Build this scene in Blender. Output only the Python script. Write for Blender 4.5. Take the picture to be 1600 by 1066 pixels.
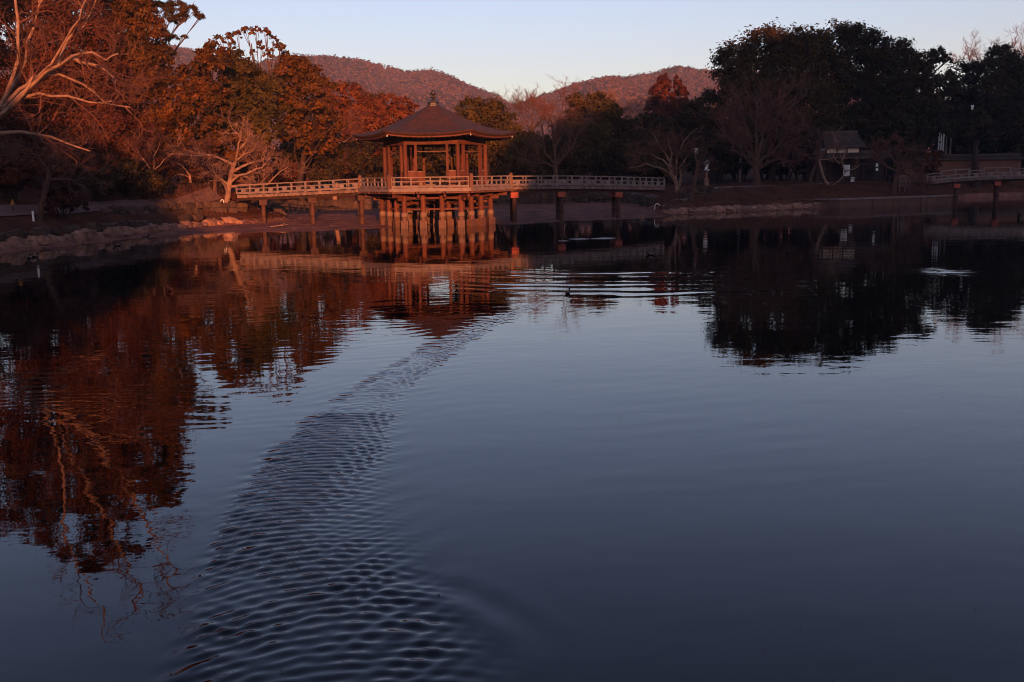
import bpy, math, random
import numpy as np
from mathutils import Vector, Matrix

for _o in list(bpy.data.objects):
    bpy.data.objects.remove(_o)
SC = bpy.context.scene
COL = SC.collection
R = math.radians

# ------------------------------------------------------------------ camera, sky, sun, exposure
FPX, EYE = 1500.0, 3.0
ROLL, PITCH = R(0.9), math.atan((533 - 273) / FPX)
cam = bpy.data.cameras.new('camera')
cam.sensor_width = 36.0
cam.lens = 36.0 * FPX / 1600
cam.clip_end = 9000
cam.clip_start = 0.05
cam_ob = bpy.data.objects.new('camera', cam)
COL.objects.link(cam_ob)
cam_ob.matrix_world = (Matrix.Translation((0, 0, EYE)) @ Matrix.Rotation(math.pi / 2 - PITCH, 4, 'X')
                       @ Matrix.Rotation(-ROLL, 4, 'Z'))
SC.camera = cam_ob

SUN_EL, SUN_AZ = R(7.0), R(-10.0)        # behind the photographer, a touch to the right
world = bpy.data.worlds.new('World')
SC.world = world
world.use_nodes = True
wn = world.node_tree
sky = wn.nodes.new('ShaderNodeTexSky')
sky.sky_type = 'NISHITA'
sky.sun_disc = False
sky.sun_elevation = SUN_EL
sky.sun_rotation = math.pi + SUN_AZ
sky.ozone_density = 0.35
wb = wn.nodes.new('ShaderNodeMix')
wb.data_type = 'RGBA'
wb.blend_type = 'MULTIPLY'
wb.inputs[0].default_value = 1.0
wb.inputs[7].default_value = (0.665, 0.69, 1.02, 1)
wn.links.new(sky.outputs[0], wb.inputs[6])
wn.links.new(wb.outputs[2], wn.nodes['Background'].inputs[0])
wn.nodes['Background'].inputs[1].default_value = 0.10

sun = bpy.data.lights.new('sun', 'SUN')
sun.energy = 4.3
sun.angle = R(0.5)
sun.color = (1.0, 0.34, 0.11)
sun_ob = bpy.data.objects.new('sun', sun)
COL.objects.link(sun_ob)
SV = Vector((-math.sin(SUN_AZ) * math.cos(SUN_EL), -math.cos(SUN_AZ) * math.cos(SUN_EL), math.sin(SUN_EL)))
sun_ob.rotation_euler = SV.to_track_quat('Z', 'Y').to_euler()
sun_ob.location = (0, -20, 40)

SC.view_settings.view_transform = 'Standard'
SC.view_settings.look = 'None'
SC.view_settings.gamma = 1.0
SC.view_settings.use_curve_mapping = False
SC.view_settings.exposure = 1.3
SC.render.engine = 'CYCLES'
SC.cycles.use_denoising = True
SC.cycles.filter_width = 1.0
SC.cycles.max_bounces = 6
SC.cycles.diffuse_bounces = 2
SC.cycles.glossy_bounces = 3
SC.cycles.caustics_reflective = False
SC.cycles.caustics_refractive = False

# ------------------------------------------------------------------ small tools
def ray(px, py):
    """direction of sight of a point of the photograph, used to survey where things stand"""
    u = (px - 800) / FPX
    v = (533 - py) / FPX
    c, s = math.cos(ROLL), math.sin(ROLL)
    u, v = u * c + v * s, -u * s + v * c
    cp, sp = math.cos(PITCH), math.sin(PITCH)
    return u, cp + v * sp, -sp + v * cp

def ground_at(px, py, z=0.0):
    x, y, w = ray(px, py)
    t = (z - EYE) / w
    return Vector((x * t, y * t, z))

def at(px, py, d):
    x, y, w = ray(px, py)
    t = d / y
    return Vector((x * t, d, EYE + w * t))

class MB:
    def __init__(self):
        self.v = []; self.f = []
    def add(self, vs, fs):
        n = len(self.v)
        self.v.extend(tuple(p) for p in vs)
        self.f.extend(tuple(i + n for i in f) for f in fs)
        return self
    def box(self, c, s, rz=0.0, ry=0.0):
        m = Matrix.Translation(c) @ Matrix.Rotation(rz, 4, 'Z') @ Matrix.Rotation(ry, 4, 'Y')
        vs = [m @ Vector((x * s[0] / 2, y * s[1] / 2, z * s[2] / 2)) for x in (-1, 1) for y in (-1, 1) for z in (-1, 1)]
        return self.add(vs, [(0, 1, 3, 2), (4, 6, 7, 5), (0, 4, 5, 1), (2, 3, 7, 6), (0, 2, 6, 4), (1, 5, 7, 3)])
    def beam(self, a, b, w, h):
        """box section along a line, w wide, h high"""
        a = Vector(a); b = Vector(b)
        d = (b - a).normalized()
        side = d.cross(Vector((0, 0, 1)))
        if side.length < 1e-4:
            side = Vector((1, 0, 0))
        side.normalize()
        up = side.cross(d).normalized()
        vs = []
        for p in (a, b):
            for i, j in ((-1, -1), (1, -1), (1, 1), (-1, 1)):
                vs.append(p + side * (i * w / 2) + up * (j * h / 2))
        return self.add(vs, [(0, 1, 2, 3), (7, 6, 5, 4), (0, 4, 5, 1), (1, 5, 6, 2), (2, 6, 7, 3), (3, 7, 4, 0)])
    def tube(self, pts, rad, n=6, cap=True):
        pts = [Vector(p) for p in pts]
        vs = []; fs = []
        ref = Vector((0.31, 0.17, 0.93))
        for i, p in enumerate(pts):
            d = (pts[min(i + 1, len(pts) - 1)] - pts[max(i - 1, 0)])
            d.normalize()
            a = d.cross(ref)
            if a.length < 1e-3:
                a = d.cross(Vector((1, 0, 0)))
            a.normalize()
            b = d.cross(a)
            for k in range(n):
                t = 2 * math.pi * k / n
                vs.append(p + a * (math.cos(t) * rad[i]) + b * (math.sin(t) * rad[i]))
        for i in range(len(pts) - 1):
            for k in range(n):
                k2 = (k + 1) % n
                fs.append((i * n + k, i * n + k2, (i + 1) * n + k2, (i + 1) * n + k))
        if cap:
            fs.append(tuple(range(n))[::-1])
            fs.append(tuple(range((len(pts) - 1) * n, len(pts) * n)))
        return self.add(vs, fs)
    def lathe(self, prof, c=(0, 0, 0), n=12, start=0.0):
        vs = []; fs = []
        for r, z in prof:
            for k in range(n):
                t = start + 2 * math.pi * k / n
                vs.append((c[0] + r * math.cos(t), c[1] + r * math.sin(t), c[2] + z))
        for i in range(len(prof) - 1):
            for k in range(n):
                k2 = (k + 1) % n
                fs.append((i * n + k, i * n + k2, (i + 1) * n + k2, (i + 1) * n + k))
        fs.append(tuple(range(n))[::-1])
        fs.append(tuple(range((len(prof) - 1) * n, len(prof) * n)))
        return self.add(vs, fs)
    def prism(self, poly, z0, z1):
        n = len(poly)
        vs = [(p[0], p[1], z0) for p in poly] + [(p[0], p[1], z1) for p in poly]
        fs = [tuple(range(n))[::-1], tuple(range(n, 2 * n))]
        for k in range(n):
            k2 = (k + 1) % n
            fs.append((k, k2, n + k2, n + k))
        return self.add(vs, fs)
    def mesh(self, name, mat=None, smooth=False):
        me = bpy.data.meshes.new(name)
        me.from_pydata(self.v, [], self.f)
        if mat:
            me.materials.append(mat)
        if smooth:
            me.shade_smooth()
        return me
    def build(self, name, mat, parent=None, smooth=False, loc=None, rz=0.0):
        return place(self.mesh(name, mat, smooth), name, parent, loc, rz)

def place(me, name, parent=None, loc=None, rz=0.0, scale=None):
    o = bpy.data.objects.new(name, me)
    COL.objects.link(o)
    if parent:
        o.parent = parent
    if loc is not None:
        o.location = loc
    if rz:
        o.rotation_euler = (0, 0, rz)
    if scale is not None:
        o.scale = scale if hasattr(scale, '__len__') else (scale,) * 3
    return o

def tag(o, label=None, cat=None, group=None, kind=None):
    if label: o['label'] = label
    if cat: o['category'] = cat
    if group: o['group'] = group
    if kind: o['kind'] = kind
    return o

def thing(name, label, cat, loc=(0, 0, 0), rz=0.0, group=None):
    o = bpy.data.objects.new(name, None)
    COL.objects.link(o)
    o.location = loc
    o.rotation_euler = (0, 0, rz)
    o.empty_display_size = 0.3
    return tag(o, label, cat, group)

def copy_thing(root, loc, rz=0.0, scale=None, label=None):
    r = root.copy(); COL.objects.link(r)
    r.location = loc; r.rotation_euler = (0, 0, rz)
    if scale is not None:
        r.scale = scale if hasattr(scale, '__len__') else (scale,) * 3
    if label: r['label'] = label
    for ch in root.children:
        c = ch.copy(); COL.objects.link(c); c.parent = r
        for g in ch.children:
            d = g.copy(); COL.objects.link(d); d.parent = c
    return r

def np_mesh(name, v, f, mat, smooth=False):
    """v (n,3), f (m,4) or (m,3)"""
    me = bpy.data.meshes.new(name)
    k = f.shape[1]
    me.vertices.add(len(v)); me.vertices.foreach_set('co', np.ascontiguousarray(v, dtype=np.float32).ravel())
    me.loops.add(f.size); me.loops.foreach_set('vertex_index', np.ascontiguousarray(f, dtype=np.int32).ravel())
    me.polygons.add(len(f))
    me.polygons.foreach_set('loop_start', np.arange(0, f.size, k, dtype=np.int32))
    me.polygons.foreach_set('loop_total', np.full(len(f), k, dtype=np.int32))
    if smooth:
        me.polygons.foreach_set('use_smooth', np.ones(len(f), dtype=bool))
    me.update(calc_edges=True)
    me.materials.append(mat)
    return me

# ------------------------------------------------------------------ materials
def mat(name, c1, c2=None, scale=4.0, rough=0.8, bump=0.0, bscale=None, stretch=(1, 1, 1), island=0.0, trans=0.0,
        spec=0.3, detail=4.0, coords='Object', obj_rand=0.0):
    m = bpy.data.materials.new(name)
    m.use_nodes = True
    n = m.node_tree; L = n.links
    bs = n.nodes['Principled BSDF']
    bs.inputs['Roughness'].default_value = rough
    bs.inputs['Specular IOR Level'].default_value = spec
    c2 = c2 or tuple(x * 0.6 for x in c1)
    k = (0.52, 0.355, 0.30)
    c1 = tuple(a * b for a, b in zip(c1, k)); c2 = tuple(a * b for a, b in zip(c2, k))
    tc = n.nodes.new('ShaderNodeTexCoord')
    mp = n.nodes.new('ShaderNodeMapping')
    mp.inputs['Scale'].default_value = stretch
    if coords == 'World':
        gp = n.nodes.new('ShaderNodeNewGeometry'); L.new(gp.outputs['Position'], mp.inputs[0])
    else:
        L.new(tc.outputs[coords], mp.inputs[0])
    no = n.nodes.new('ShaderNodeTexNoise')
    no.inputs['Scale'].default_value = scale
    no.inputs['Detail'].default_value = detail
    L.new(mp.outputs[0], no.inputs['Vector'])
    rp = n.nodes.new('ShaderNodeMapRange')
    rp.inputs[1].default_value = 0.32; rp.inputs[2].default_value = 0.68
    L.new(no.outputs['Fac'], rp.inputs[0])
    mx = n.nodes.new('ShaderNodeMix'); mx.data_type = 'RGBA'
    mx.inputs[6].default_value = (*c1, 1); mx.inputs[7].default_value = (*c2, 1)
    L.new(rp.outputs[0], mx.inputs[0])
    out = mx.outputs[2]
    if island or obj_rand:
        src = n.nodes.new('ShaderNodeNewGeometry').outputs['Random Per Island'] if island else n.nodes.new('ShaderNodeObjectInfo').outputs['Random']
        amt = island or obj_rand
        mr = n.nodes.new('ShaderNodeMapRange')
        mr.inputs[3].default_value = 1 - amt; mr.inputs[4].default_value = 1 + amt
        L.new(src, mr.inputs[0])
        mm = n.nodes.new('ShaderNodeMix'); mm.data_type = 'RGBA'; mm.blend_type = 'MULTIPLY'; mm.inputs[0].default_value = 1
        L.new(out, mm.inputs[6]); L.new(mr.outputs[0], mm.inputs[7])
        out = mm.outputs[2]
    L.new(out, bs.inputs['Base Color'])
    if bump:
        nb = n.nodes.new('ShaderNodeTexNoise')
        nb.inputs['Scale'].default_value = bscale or scale * 4
        nb.inputs['Detail'].default_value = 5
        L.new(mp.outputs[0], nb.inputs['Vector'])
        bp = n.nodes.new('ShaderNodeBump')
        bp.inputs['Strength'].default_value = bump
        bp.inputs['Distance'].default_value = 0.05
        L.new(nb.outputs['Fac'], bp.inputs['Height'])
        L.new(bp.outputs[0], bs.inputs['Normal'])
    if trans:
        ad = n.nodes.new('ShaderNodeMixShader')
        tr = n.nodes.new('ShaderNodeBsdfTranslucent')
        L.new(out, tr.inputs[0])
        ad.inputs[0].default_value = trans
        L.new(bs.outputs[0], ad.inputs[1]); L.new(tr.outputs[0], ad.inputs[2])
        L.new(ad.outputs[0], n.nodes['Material Output'].inputs[0])
    return m

def leafmat(name, c1, c2):
    return mat(name, c1, c2, scale=0.55, rough=0.75, island=0.4, trans=0.15, spec=0.08, coords='World', detail=3)

M = dict(
    leaf_orange=leafmat('autumn_leaf', (0.27, 0.135, 0.035), (0.13, 0.09, 0.03)),
    leaf_rust=leafmat('rust_leaf', (0.32, 0.13, 0.05), (0.20, 0.075, 0.03)),
    leaf_olive=leafmat('olive_leaf', (0.16, 0.13, 0.035), (0.085, 0.085, 0.025)),
    leaf_dark=leafmat('evergreen_leaf', (0.090, 0.078, 0.032), (0.048, 0.050, 0.024)),
    leaf_warm=leafmat('warm_evergreen_leaf', (0.13, 0.105, 0.035), (0.065, 0.062, 0.025)),
    leaf_brown=leafmat('brown_leaf', (0.19, 0.075, 0.04), (0.10, 0.048, 0.028)),
    needle=leafmat('pine_needle', (0.17, 0.12, 0.035), (0.09, 0.08, 0.03)),
    cedar=leafmat('red_cedar_leaf', (0.20, 0.07, 0.035), (0.11, 0.04, 0.022)),
    bark=mat('bark', (0.20, 0.14, 0.105), (0.11, 0.075, 0.06), scale=6, rough=0.9, bump=0.5, stretch=(1, 1, 0.35)),
    bark_dark=mat('dark_bark', (0.09, 0.065, 0.05), (0.05, 0.035, 0.03), scale=6, rough=0.9, bump=0.5, stretch=(1, 1, 0.35)),
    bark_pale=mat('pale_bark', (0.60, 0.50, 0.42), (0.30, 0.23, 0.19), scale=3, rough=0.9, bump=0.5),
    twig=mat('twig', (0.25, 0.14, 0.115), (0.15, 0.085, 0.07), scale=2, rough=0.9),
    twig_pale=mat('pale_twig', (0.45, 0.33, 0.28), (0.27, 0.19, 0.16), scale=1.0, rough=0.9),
    wood=mat('weathered_wood', (0.30, 0.185, 0.14), (0.19, 0.11, 0.085), scale=3, rough=0.75, bump=0.25, bscale=30, stretch=(1, 1, 0.2)),
    wood_rail=mat('grey_rail_wood', (0.44, 0.45, 0.48), (0.28, 0.27, 0.28), scale=3, rough=0.75, bump=0.2, bscale=25, obj_rand=0.12),
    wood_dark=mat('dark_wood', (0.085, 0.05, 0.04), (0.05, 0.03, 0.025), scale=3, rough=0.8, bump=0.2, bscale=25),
    pile_wood=mat('dark_pile_wood', (0.17, 0.10, 0.08), (0.10, 0.06, 0.05), scale=3, rough=0.8, bump=0.3, bscale=20),
    wood_red=mat('red_wood', (0.25, 0.105, 0.07), (0.15, 0.065, 0.05), scale=3, rough=0.75, bump=0.25, bscale=30, stretch=(1, 1, 0.25), obj_rand=0.15),
    red_paint=mat('worn_red_paint', (0.75, 0.20, 0.13), (0.55, 0.15, 0.11), scale=5, rough=0.65, bump=0.1),
    plank=mat('bridge_plank', (0.46, 0.42, 0.42), (0.26, 0.22, 0.21), scale=3, rough=0.8, bump=0.2, obj_rand=0.35),
    roof=mat('cypress_bark_roof', (0.135, 0.070, 0.062), (0.070, 0.042, 0.040), scale=3.0, rough=0.9, bump=0.6, bscale=14, detail=7),
    bronze=mat('old_bronze', (0.07, 0.06, 0.06), (0.04, 0.035, 0.035), scale=6, rough=0.5, spec=0.6),
    collar=mat('pale_stone', (0.42, 0.36, 0.32), (0.28, 0.23, 0.20), scale=5, rough=0.8, bump=0.3),
    footing=mat('wet_granite', (0.24, 0.16, 0.135), (0.16, 0.105, 0.09), scale=5, rough=0.6, bump=0.3),
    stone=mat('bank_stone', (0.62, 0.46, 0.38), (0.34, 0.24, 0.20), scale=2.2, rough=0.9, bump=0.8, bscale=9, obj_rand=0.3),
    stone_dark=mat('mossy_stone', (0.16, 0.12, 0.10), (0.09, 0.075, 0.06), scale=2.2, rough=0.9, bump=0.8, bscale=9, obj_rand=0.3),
    concrete=mat('stained_concrete', (0.26, 0.18, 0.155), (0.17, 0.115, 0.10), scale=1.3, rough=0.85, bump=0.3, detail=8),
    tile=mat('grey_roof_tile', (0.13, 0.105, 0.10), (0.085, 0.07, 0.07), scale=3, rough=0.6, bump=0.2),
    plaster=mat('white_plaster', (1.3, 1.5, 1.5), (1.2, 1.35, 1.35), scale=2, rough=0.8),
    earth_wall=mat('earthen_plaster', (0.26, 0.155, 0.115), (0.20, 0.115, 0.085), scale=0.8, rough=0.9, bump=0.3, detail=8),
    white=mat('white_paint', (1.45, 1.95, 2.2), (1.25, 1.7, 1.9), scale=4, rough=0.6),
    black=mat('black_board', (0.02, 0.02, 0.022), (0.015, 0.015, 0.016), rough=0.6),
    yellow=mat('yellow_paint', (0.62, 0.33, 0.05), (0.5, 0.25, 0.04), rough=0.6),
    ink=mat('grey_ink', (0.25, 0.22, 0.22), (0.2, 0.18, 0.18), rough=0.7),
    steel=mat('grey_steel', (0.35, 0.34, 0.34), (0.25, 0.24, 0.24), rough=0.5),
    duck_dark=mat('dark_feathers', (0.05, 0.04, 0.035), (0.025, 0.02, 0.02), scale=20, rough=0.7),
    duck_pale=mat('pale_feathers', (0.5, 0.45, 0.42), (0.3, 0.25, 0.22), scale=20, rough=0.7),
    scum=mat('floating_scum', (0.42, 0.42, 0.42), (0.3, 0.3, 0.3), scale=3, rough=0.4),
)

# ------------------------------------------------------------------ ground, water, hills
POND = np.array([(-24, 2.2), (-25.5, 12), (-25.5, 25), (-24.0, 35), (-22.4, 42), (-21.5, 47), (-20.6, 53), (-18.7, 60.5), (-16.6, 62.6),
                 (-15.2, 64.5), (-16.5, 69), (-19.5, 76), (-15, 82), (-9, 86.5), (-2, 89.5), (6, 92), (11, 88), (11.8, 78), (10.4, 67.6),
                 (12.1, 70.4), (16, 72.6), (20, 74.6), (24.4, 76.6), (26.5, 76.6), (36.9, 82.2), (40, 94), (52, 100), (75, 95), (90, 50), (70, 2.2)], float)
WL = np.array([(-40, 30), (-24, 36), (-21.9, 41), (-20.7, 47), (-19.6, 51.5), (-16.8, 54.2), (-11.5, 54.8), (-7.8, 57), (-5.5, 59.6), (-2, 60.4),
               (0.1, 58.6), (3.4, 61.9), (8.56, 63.7), (12.1, 69.3), (19.7, 73.6), (25.5, 77.3), (37.5, 84.3), (42, 99), (60, 120)], float)

def pond_sd(x, y):
    """signed distance to the pond's rim, negative on the pond side"""
    d = np.full(x.shape, 1e9); inside = np.zeros(x.shape, bool)
    n = len(POND)
    for i in range(n):
        ax, ay = POND[i]; bx, by = POND[(i + 1) % n]
        ex, ey = bx - ax, by - ay
        t = np.clip(((x - ax) * ex + (y - ay) * ey) / (ex * ex + ey * ey), 0, 1)
        d = np.minimum(d, np.hypot(x - ax - t * ex, y - ay - t * ey))
        cond = ((ay > y) != (by > y))
        with np.errstate(divide='ignore', invalid='ignore'):
            xi = ax + (y - ay) * ex / (ey if ey != 0 else 1e-9)
        inside ^= cond & (x < xi)
    return np.where(inside, -d, d)

_rs = np.random.RandomState(7)
_G = _rs.rand(64, 64)
def vnoise(x, y):
    xi = np.floor(x).astype(int); yi = np.floor(y).astype(int)
    fx = x - xi; fy = y - yi
    fx = fx * fx * (3 - 2 * fx); fy = fy * fy * (3 - 2 * fy)
    g = lambda i, j: _G[i % 64, j % 64]
    return (g(xi, yi) * (1 - fx) * (1 - fy) + g(xi + 1, yi) * fx * (1 - fy) + g(xi, yi + 1) * (1 - fx) * fy + g(xi + 1, yi + 1) * fx * fy) - 0.5
def fbm(x, y, o=4):
    s = 0; a = 1.0
    for k in range(o):
        s = s + a * vnoise(x * 2 ** k + 17.3 * k, y * 2 ** k + 9.1 * k); a *= 0.5
    return s
def sstep(a, b, x):
    t = np.clip((x - a) / (b - a), 0, 1)
    return t * t * (3 - 2 * t)

# unseen rise added behind the photographer, its skyline shaped to throw the evening shade
SHADE_RIDGE = np.array([(-200, 24), (-30, 24), (-22, 23.2), (-16, 21.8), (-13, 19.6), (-11.5, 17.6), (-10.5, 16.2), (-8, 14.4), (-6, 12.9), (8, 12.9), (10.5, 15.6), (13, 19.5), (16.5, 25.5), (24, 27), (31, 30.5), (36, 33.4), (42, 34.2), (46, 35.5), (60, 37), (200, 32)], float)

def ground_z(x, y):
    x = np.asarray(x, float); y = np.asarray(y, float)
    sd = pond_sd(x, y)
    ywl = np.interp(x, WL[:, 0], WL[:, 1])
    dy = y - ywl
    mud = np.where(dy > 0, 0.012 + np.minimum(dy, 14) * 0.020, np.maximum(dy * 0.10, -0.9))
    mud = mud + np.where(dy > 0.3, 0.05 * fbm(x * 0.5, y * 0.5), 0) + 0.008 * fbm(x * 3, y * 3)
    left = sstep(-14, -19, x) * sstep(86, 75, y)
    bank = 0.72 + 0.95 * sstep(0.3, 5.0, sd) + 0.2 * sstep(5, 14, sd)
    lbank = 0.62 + 0.9 * sstep(0.2, 3.6, sd) + np.clip(sd - 3, 0, 40) * 0.30
    land = bank * (1 - left) + lbank * left
    land = land + sstep(10, 60, sd) * 3.5 * sstep(60, 90, y) + 0.12 * fbm(x * 0.25, y * 0.25) + 0.03 * fbm(x * 1.5, y * 1.5)
    mound = np.exp(-(((x + 20.2) / 2.2) ** 2 + ((y - 66) / 2.6) ** 2))
    land = land + 0.75 * mound + 0.30 * np.exp(-((x - 31) ** 2 + (y - 87) ** 2) / 40.0)
    land = land + np.clip(-x - 26, 0, 40) * 0.12 * sstep(110, 60, y) * sstep(0, 20, y)
    k = sstep(-0.35, 0.12, sd)
    z = np.where(sd < 0, mud, mud) * (1 - k) + land * k
    # near shore and the added sun-blocking rise behind the photographer
    w = y * math.cos(SUN_AZ) + x * math.sin(SUN_AZ)
    u = x * math.cos(SUN_AZ) - y * math.sin(SUN_AZ)
    H = np.interp(u, SHADE_RIDGE[:, 0], SHADE_RIDGE[:, 1]) + 0.9 * fbm(u * 0.35, w * 0.0 + 3.3, 4) + 0.6 * fbm(u * 1.1, w * 0.05, 3)
    rise = np.exp(-((w + 60) / 17.0) ** 2)
    z = z * (1 - rise) + H * rise
    # far land climbs to the foot of the hills
    far = sstep(120, 500, np.hypot(x, y - 60))
    z = z + far * 4.0
    return z

def ground_under(x, y):
    return float(ground_z(np.array([x]), np.array([y]))[0])

def axis(lo, hi, step, far, g=1.16):
    a = list(np.arange(lo, hi + step / 2, step))
    s = step
    while a[-1] < far:
        s *= g; a.append(a[-1] + s)
    s = step
    while a[0] > -far:
        s *= g; a.insert(0, a[0] - s)
    return np.array(a)

def grid_mesh(name, xs, ys, zf, material, smooth=True):
    X, Y = np.meshgrid(xs, ys)
    Z = zf(X, Y)
    v = np.stack([X, Y, Z], -1).reshape(-1, 3)
    nx, ny = len(xs), len(ys)
    i = (np.arange(ny - 1)[:, None] * nx + np.arange(nx - 1)[None, :]).ravel()
    f = np.stack([i, i + 1, i + nx + 1, i + nx], -1)
    return np_mesh(name, v, f, material, smooth)

def ground_material():
    """leaf litter and earth on the banks, wet mud low down by the water"""
    m = mat('earth_and_mud', (0.20, 0.11, 0.075), (0.11, 0.062, 0.046), scale=0.6, rough=0.95, bump=1.0, bscale=4.5, coords='World', detail=8)
    for q in m.node_tree.nodes:
        if q.type == 'BUMP': q.inputs['Distance'].default_value = 0.16
    n = m.node_tree; L = n.links
    bs = n.nodes['Principled BSDF']
    bs.inputs['Specular IOR Level'].default_value = 0.02
    old = bs.inputs['Base Color'].links[0].from_socket
    g = n.nodes.new('ShaderNodeNewGeometry')
    sx = n.nodes.new('ShaderNodeSeparateXYZ'); L.new(g.outputs['Position'], sx.inputs[0])
    nz = n.nodes.new('ShaderNodeTexNoise'); nz.inputs['Scale'].default_value = 0.9; nz.inputs['Detail'].default_value = 6
    L.new(g.outputs['Position'], nz.inputs['Vector'])
    mr = n.nodes.new('ShaderNodeMapRange'); mr.inputs[1].default_value = 0.32; mr.inputs[2].default_value = 0.5
    L.new(sx.outputs['Z'], mr.inputs[0])
    wet = n.nodes.new('ShaderNodeMix'); wet.data_type = 'RGBA'
    wet.inputs[6].default_value = (0.23, 0.098, 0.072, 1); wet.inputs[7].default_value = (0.11, 0.052, 0.042, 1)
    r2 = n.nodes.new('ShaderNodeMapRange'); r2.inputs[1].default_value = 0.4; r2.inputs[2].default_value = 0.65
    L.new(nz.outputs['Fac'], r2.inputs[0]); L.new(r2.outputs[0], wet.inputs[0])
    mx = n.nodes.new('ShaderNodeMix'); mx.data_type = 'RGBA'
    L.new(mr.outputs[0], mx.inputs[0]); L.new(wet.outputs[2], mx.inputs[6]); L.new(old, mx.inputs[7])
    L.new(mx.outputs[2], bs.inputs['Base Color'])
    rr = n.nodes.new('ShaderNodeMapRange'); rr.inputs[3].default_value = 0.75; rr.inputs[4].default_value = 1.0
    L.new(mr.outputs[0], rr.inputs[0]); L.new(rr.outputs[0], bs.inputs['Roughness'])
    return m

xs = axis(-44, 62, 0.62, 1300); ys = axis(-2, 108, 0.62, 1300)
ys = np.sort(np.concatenate([ys[ys < -150], np.arange(-150, -6, 1.5), ys[ys > -5]]))
xs = np.sort(np.concatenate([xs[xs < -80], np.arange(-78, -45, 1.0), xs[(xs >= -44) & (xs <= 62)], np.arange(63, 100, 1.0), xs[xs > 101]]))
tag(place(grid_mesh('ground', xs, ys, ground_z, ground_material()), 'ground'), 'brown earth banks and muddy shallows round the pond', kind='structure')

# paths of beaten earth: the strip along the left shore and the one along the right shore
def path_mesh(name, line, width, material):
    pts = []
    for i in range(len(line) - 1):
        a, b = Vector(line[i]), Vector(line[i + 1])
        k = max(2, int((b - a).length / 0.5))
        pts += [a.lerp(b, t / k) for t in range(k)]
    pts.append(Vector(line[-1]))
    P = np.array([p[:2] for p in pts])
    T = np.gradient(P, axis=0); T /= np.linalg.norm(T, axis=1)[:, None]
    N = np.stack([-T[:, 1], T[:, 0]], -1)
    cols = np.linspace(-width / 2, width / 2, 7)
    V = P[:, None, :] + N[:, None, :] * (cols[None, :, None] * (1 + 0.12 * fbm(P[:, 0] * 0.6, P[:, 1] * 0.6)[:, None, None]))
    Z = ground_z(V[..., 0], V[..., 1]) + 0.05
    v = np.concatenate([V, Z[..., None]], -1).reshape(-1, 3)
    i = (np.arange(len(P) - 1)[:, None] * 7 + np.arange(6)[None, :]).ravel()
    f = np.stack([i, i + 1, i + 8, i + 7], -1)
    o = place(np_mesh(name, v, f, material, True), name)
    return tag(o, None, None, None, 'structure')
path_m = mat('beaten_earth', (0.50, 0.42, 0.42), (0.36, 0.29, 0.28), scale=1.2, rough=0.95, bump=0.4, coords='World', detail=8)
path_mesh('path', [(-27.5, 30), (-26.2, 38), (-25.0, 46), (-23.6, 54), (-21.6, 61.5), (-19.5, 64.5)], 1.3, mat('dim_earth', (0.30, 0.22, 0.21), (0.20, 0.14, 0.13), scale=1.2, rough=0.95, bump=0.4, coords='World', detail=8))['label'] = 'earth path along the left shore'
path_mesh('path', [(12.4, 72.6), (15, 77.4), (19, 80.2), (23.5, 82.2), (28, 84)], 1.5, path_m)['label'] = 'pale earth path along the right shore'

# ------------------------------------------------------------------ water with the duck's wake
WAKE = np.array([ground_at(*p)[:2] for p in ((884, 459), (828, 478), (770, 503), (700, 538), (622, 587), (572, 630), (528, 675), (490, 735), (465, 790), (461, 850), (470, 910), (487, 1040), (505, 1140))])
def wake_field(X, Y):
    seg = np.diff(WAKE, axis=0); ln = np.linalg.norm(seg, axis=1); acc = np.concatenate([[0], np.cumsum(ln)])
    best = np.full(X.shape, 1e9); S = np.zeros(X.shape); Nn = np.zeros(X.shape)
    for i in range(len(seg)):
        ex, ey = seg[i] / ln[i]
        dx, dy = X - WAKE[i, 0], Y - WAKE[i, 1]
        t = np.clip(dx * ex + dy * ey, 0, ln[i])
        px_, py_ = dx - t * ex, dy - t * ey
        d = np.hypot(px_, py_)
        side = np.sign(ex * dy - ey * dx)
        m = d < best
        best = np.where(m, d, best); S = np.where(m, acc[i] + t, S); Nn = np.where(m, side * d, Nn)
    return S, Nn, acc[-1]

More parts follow.
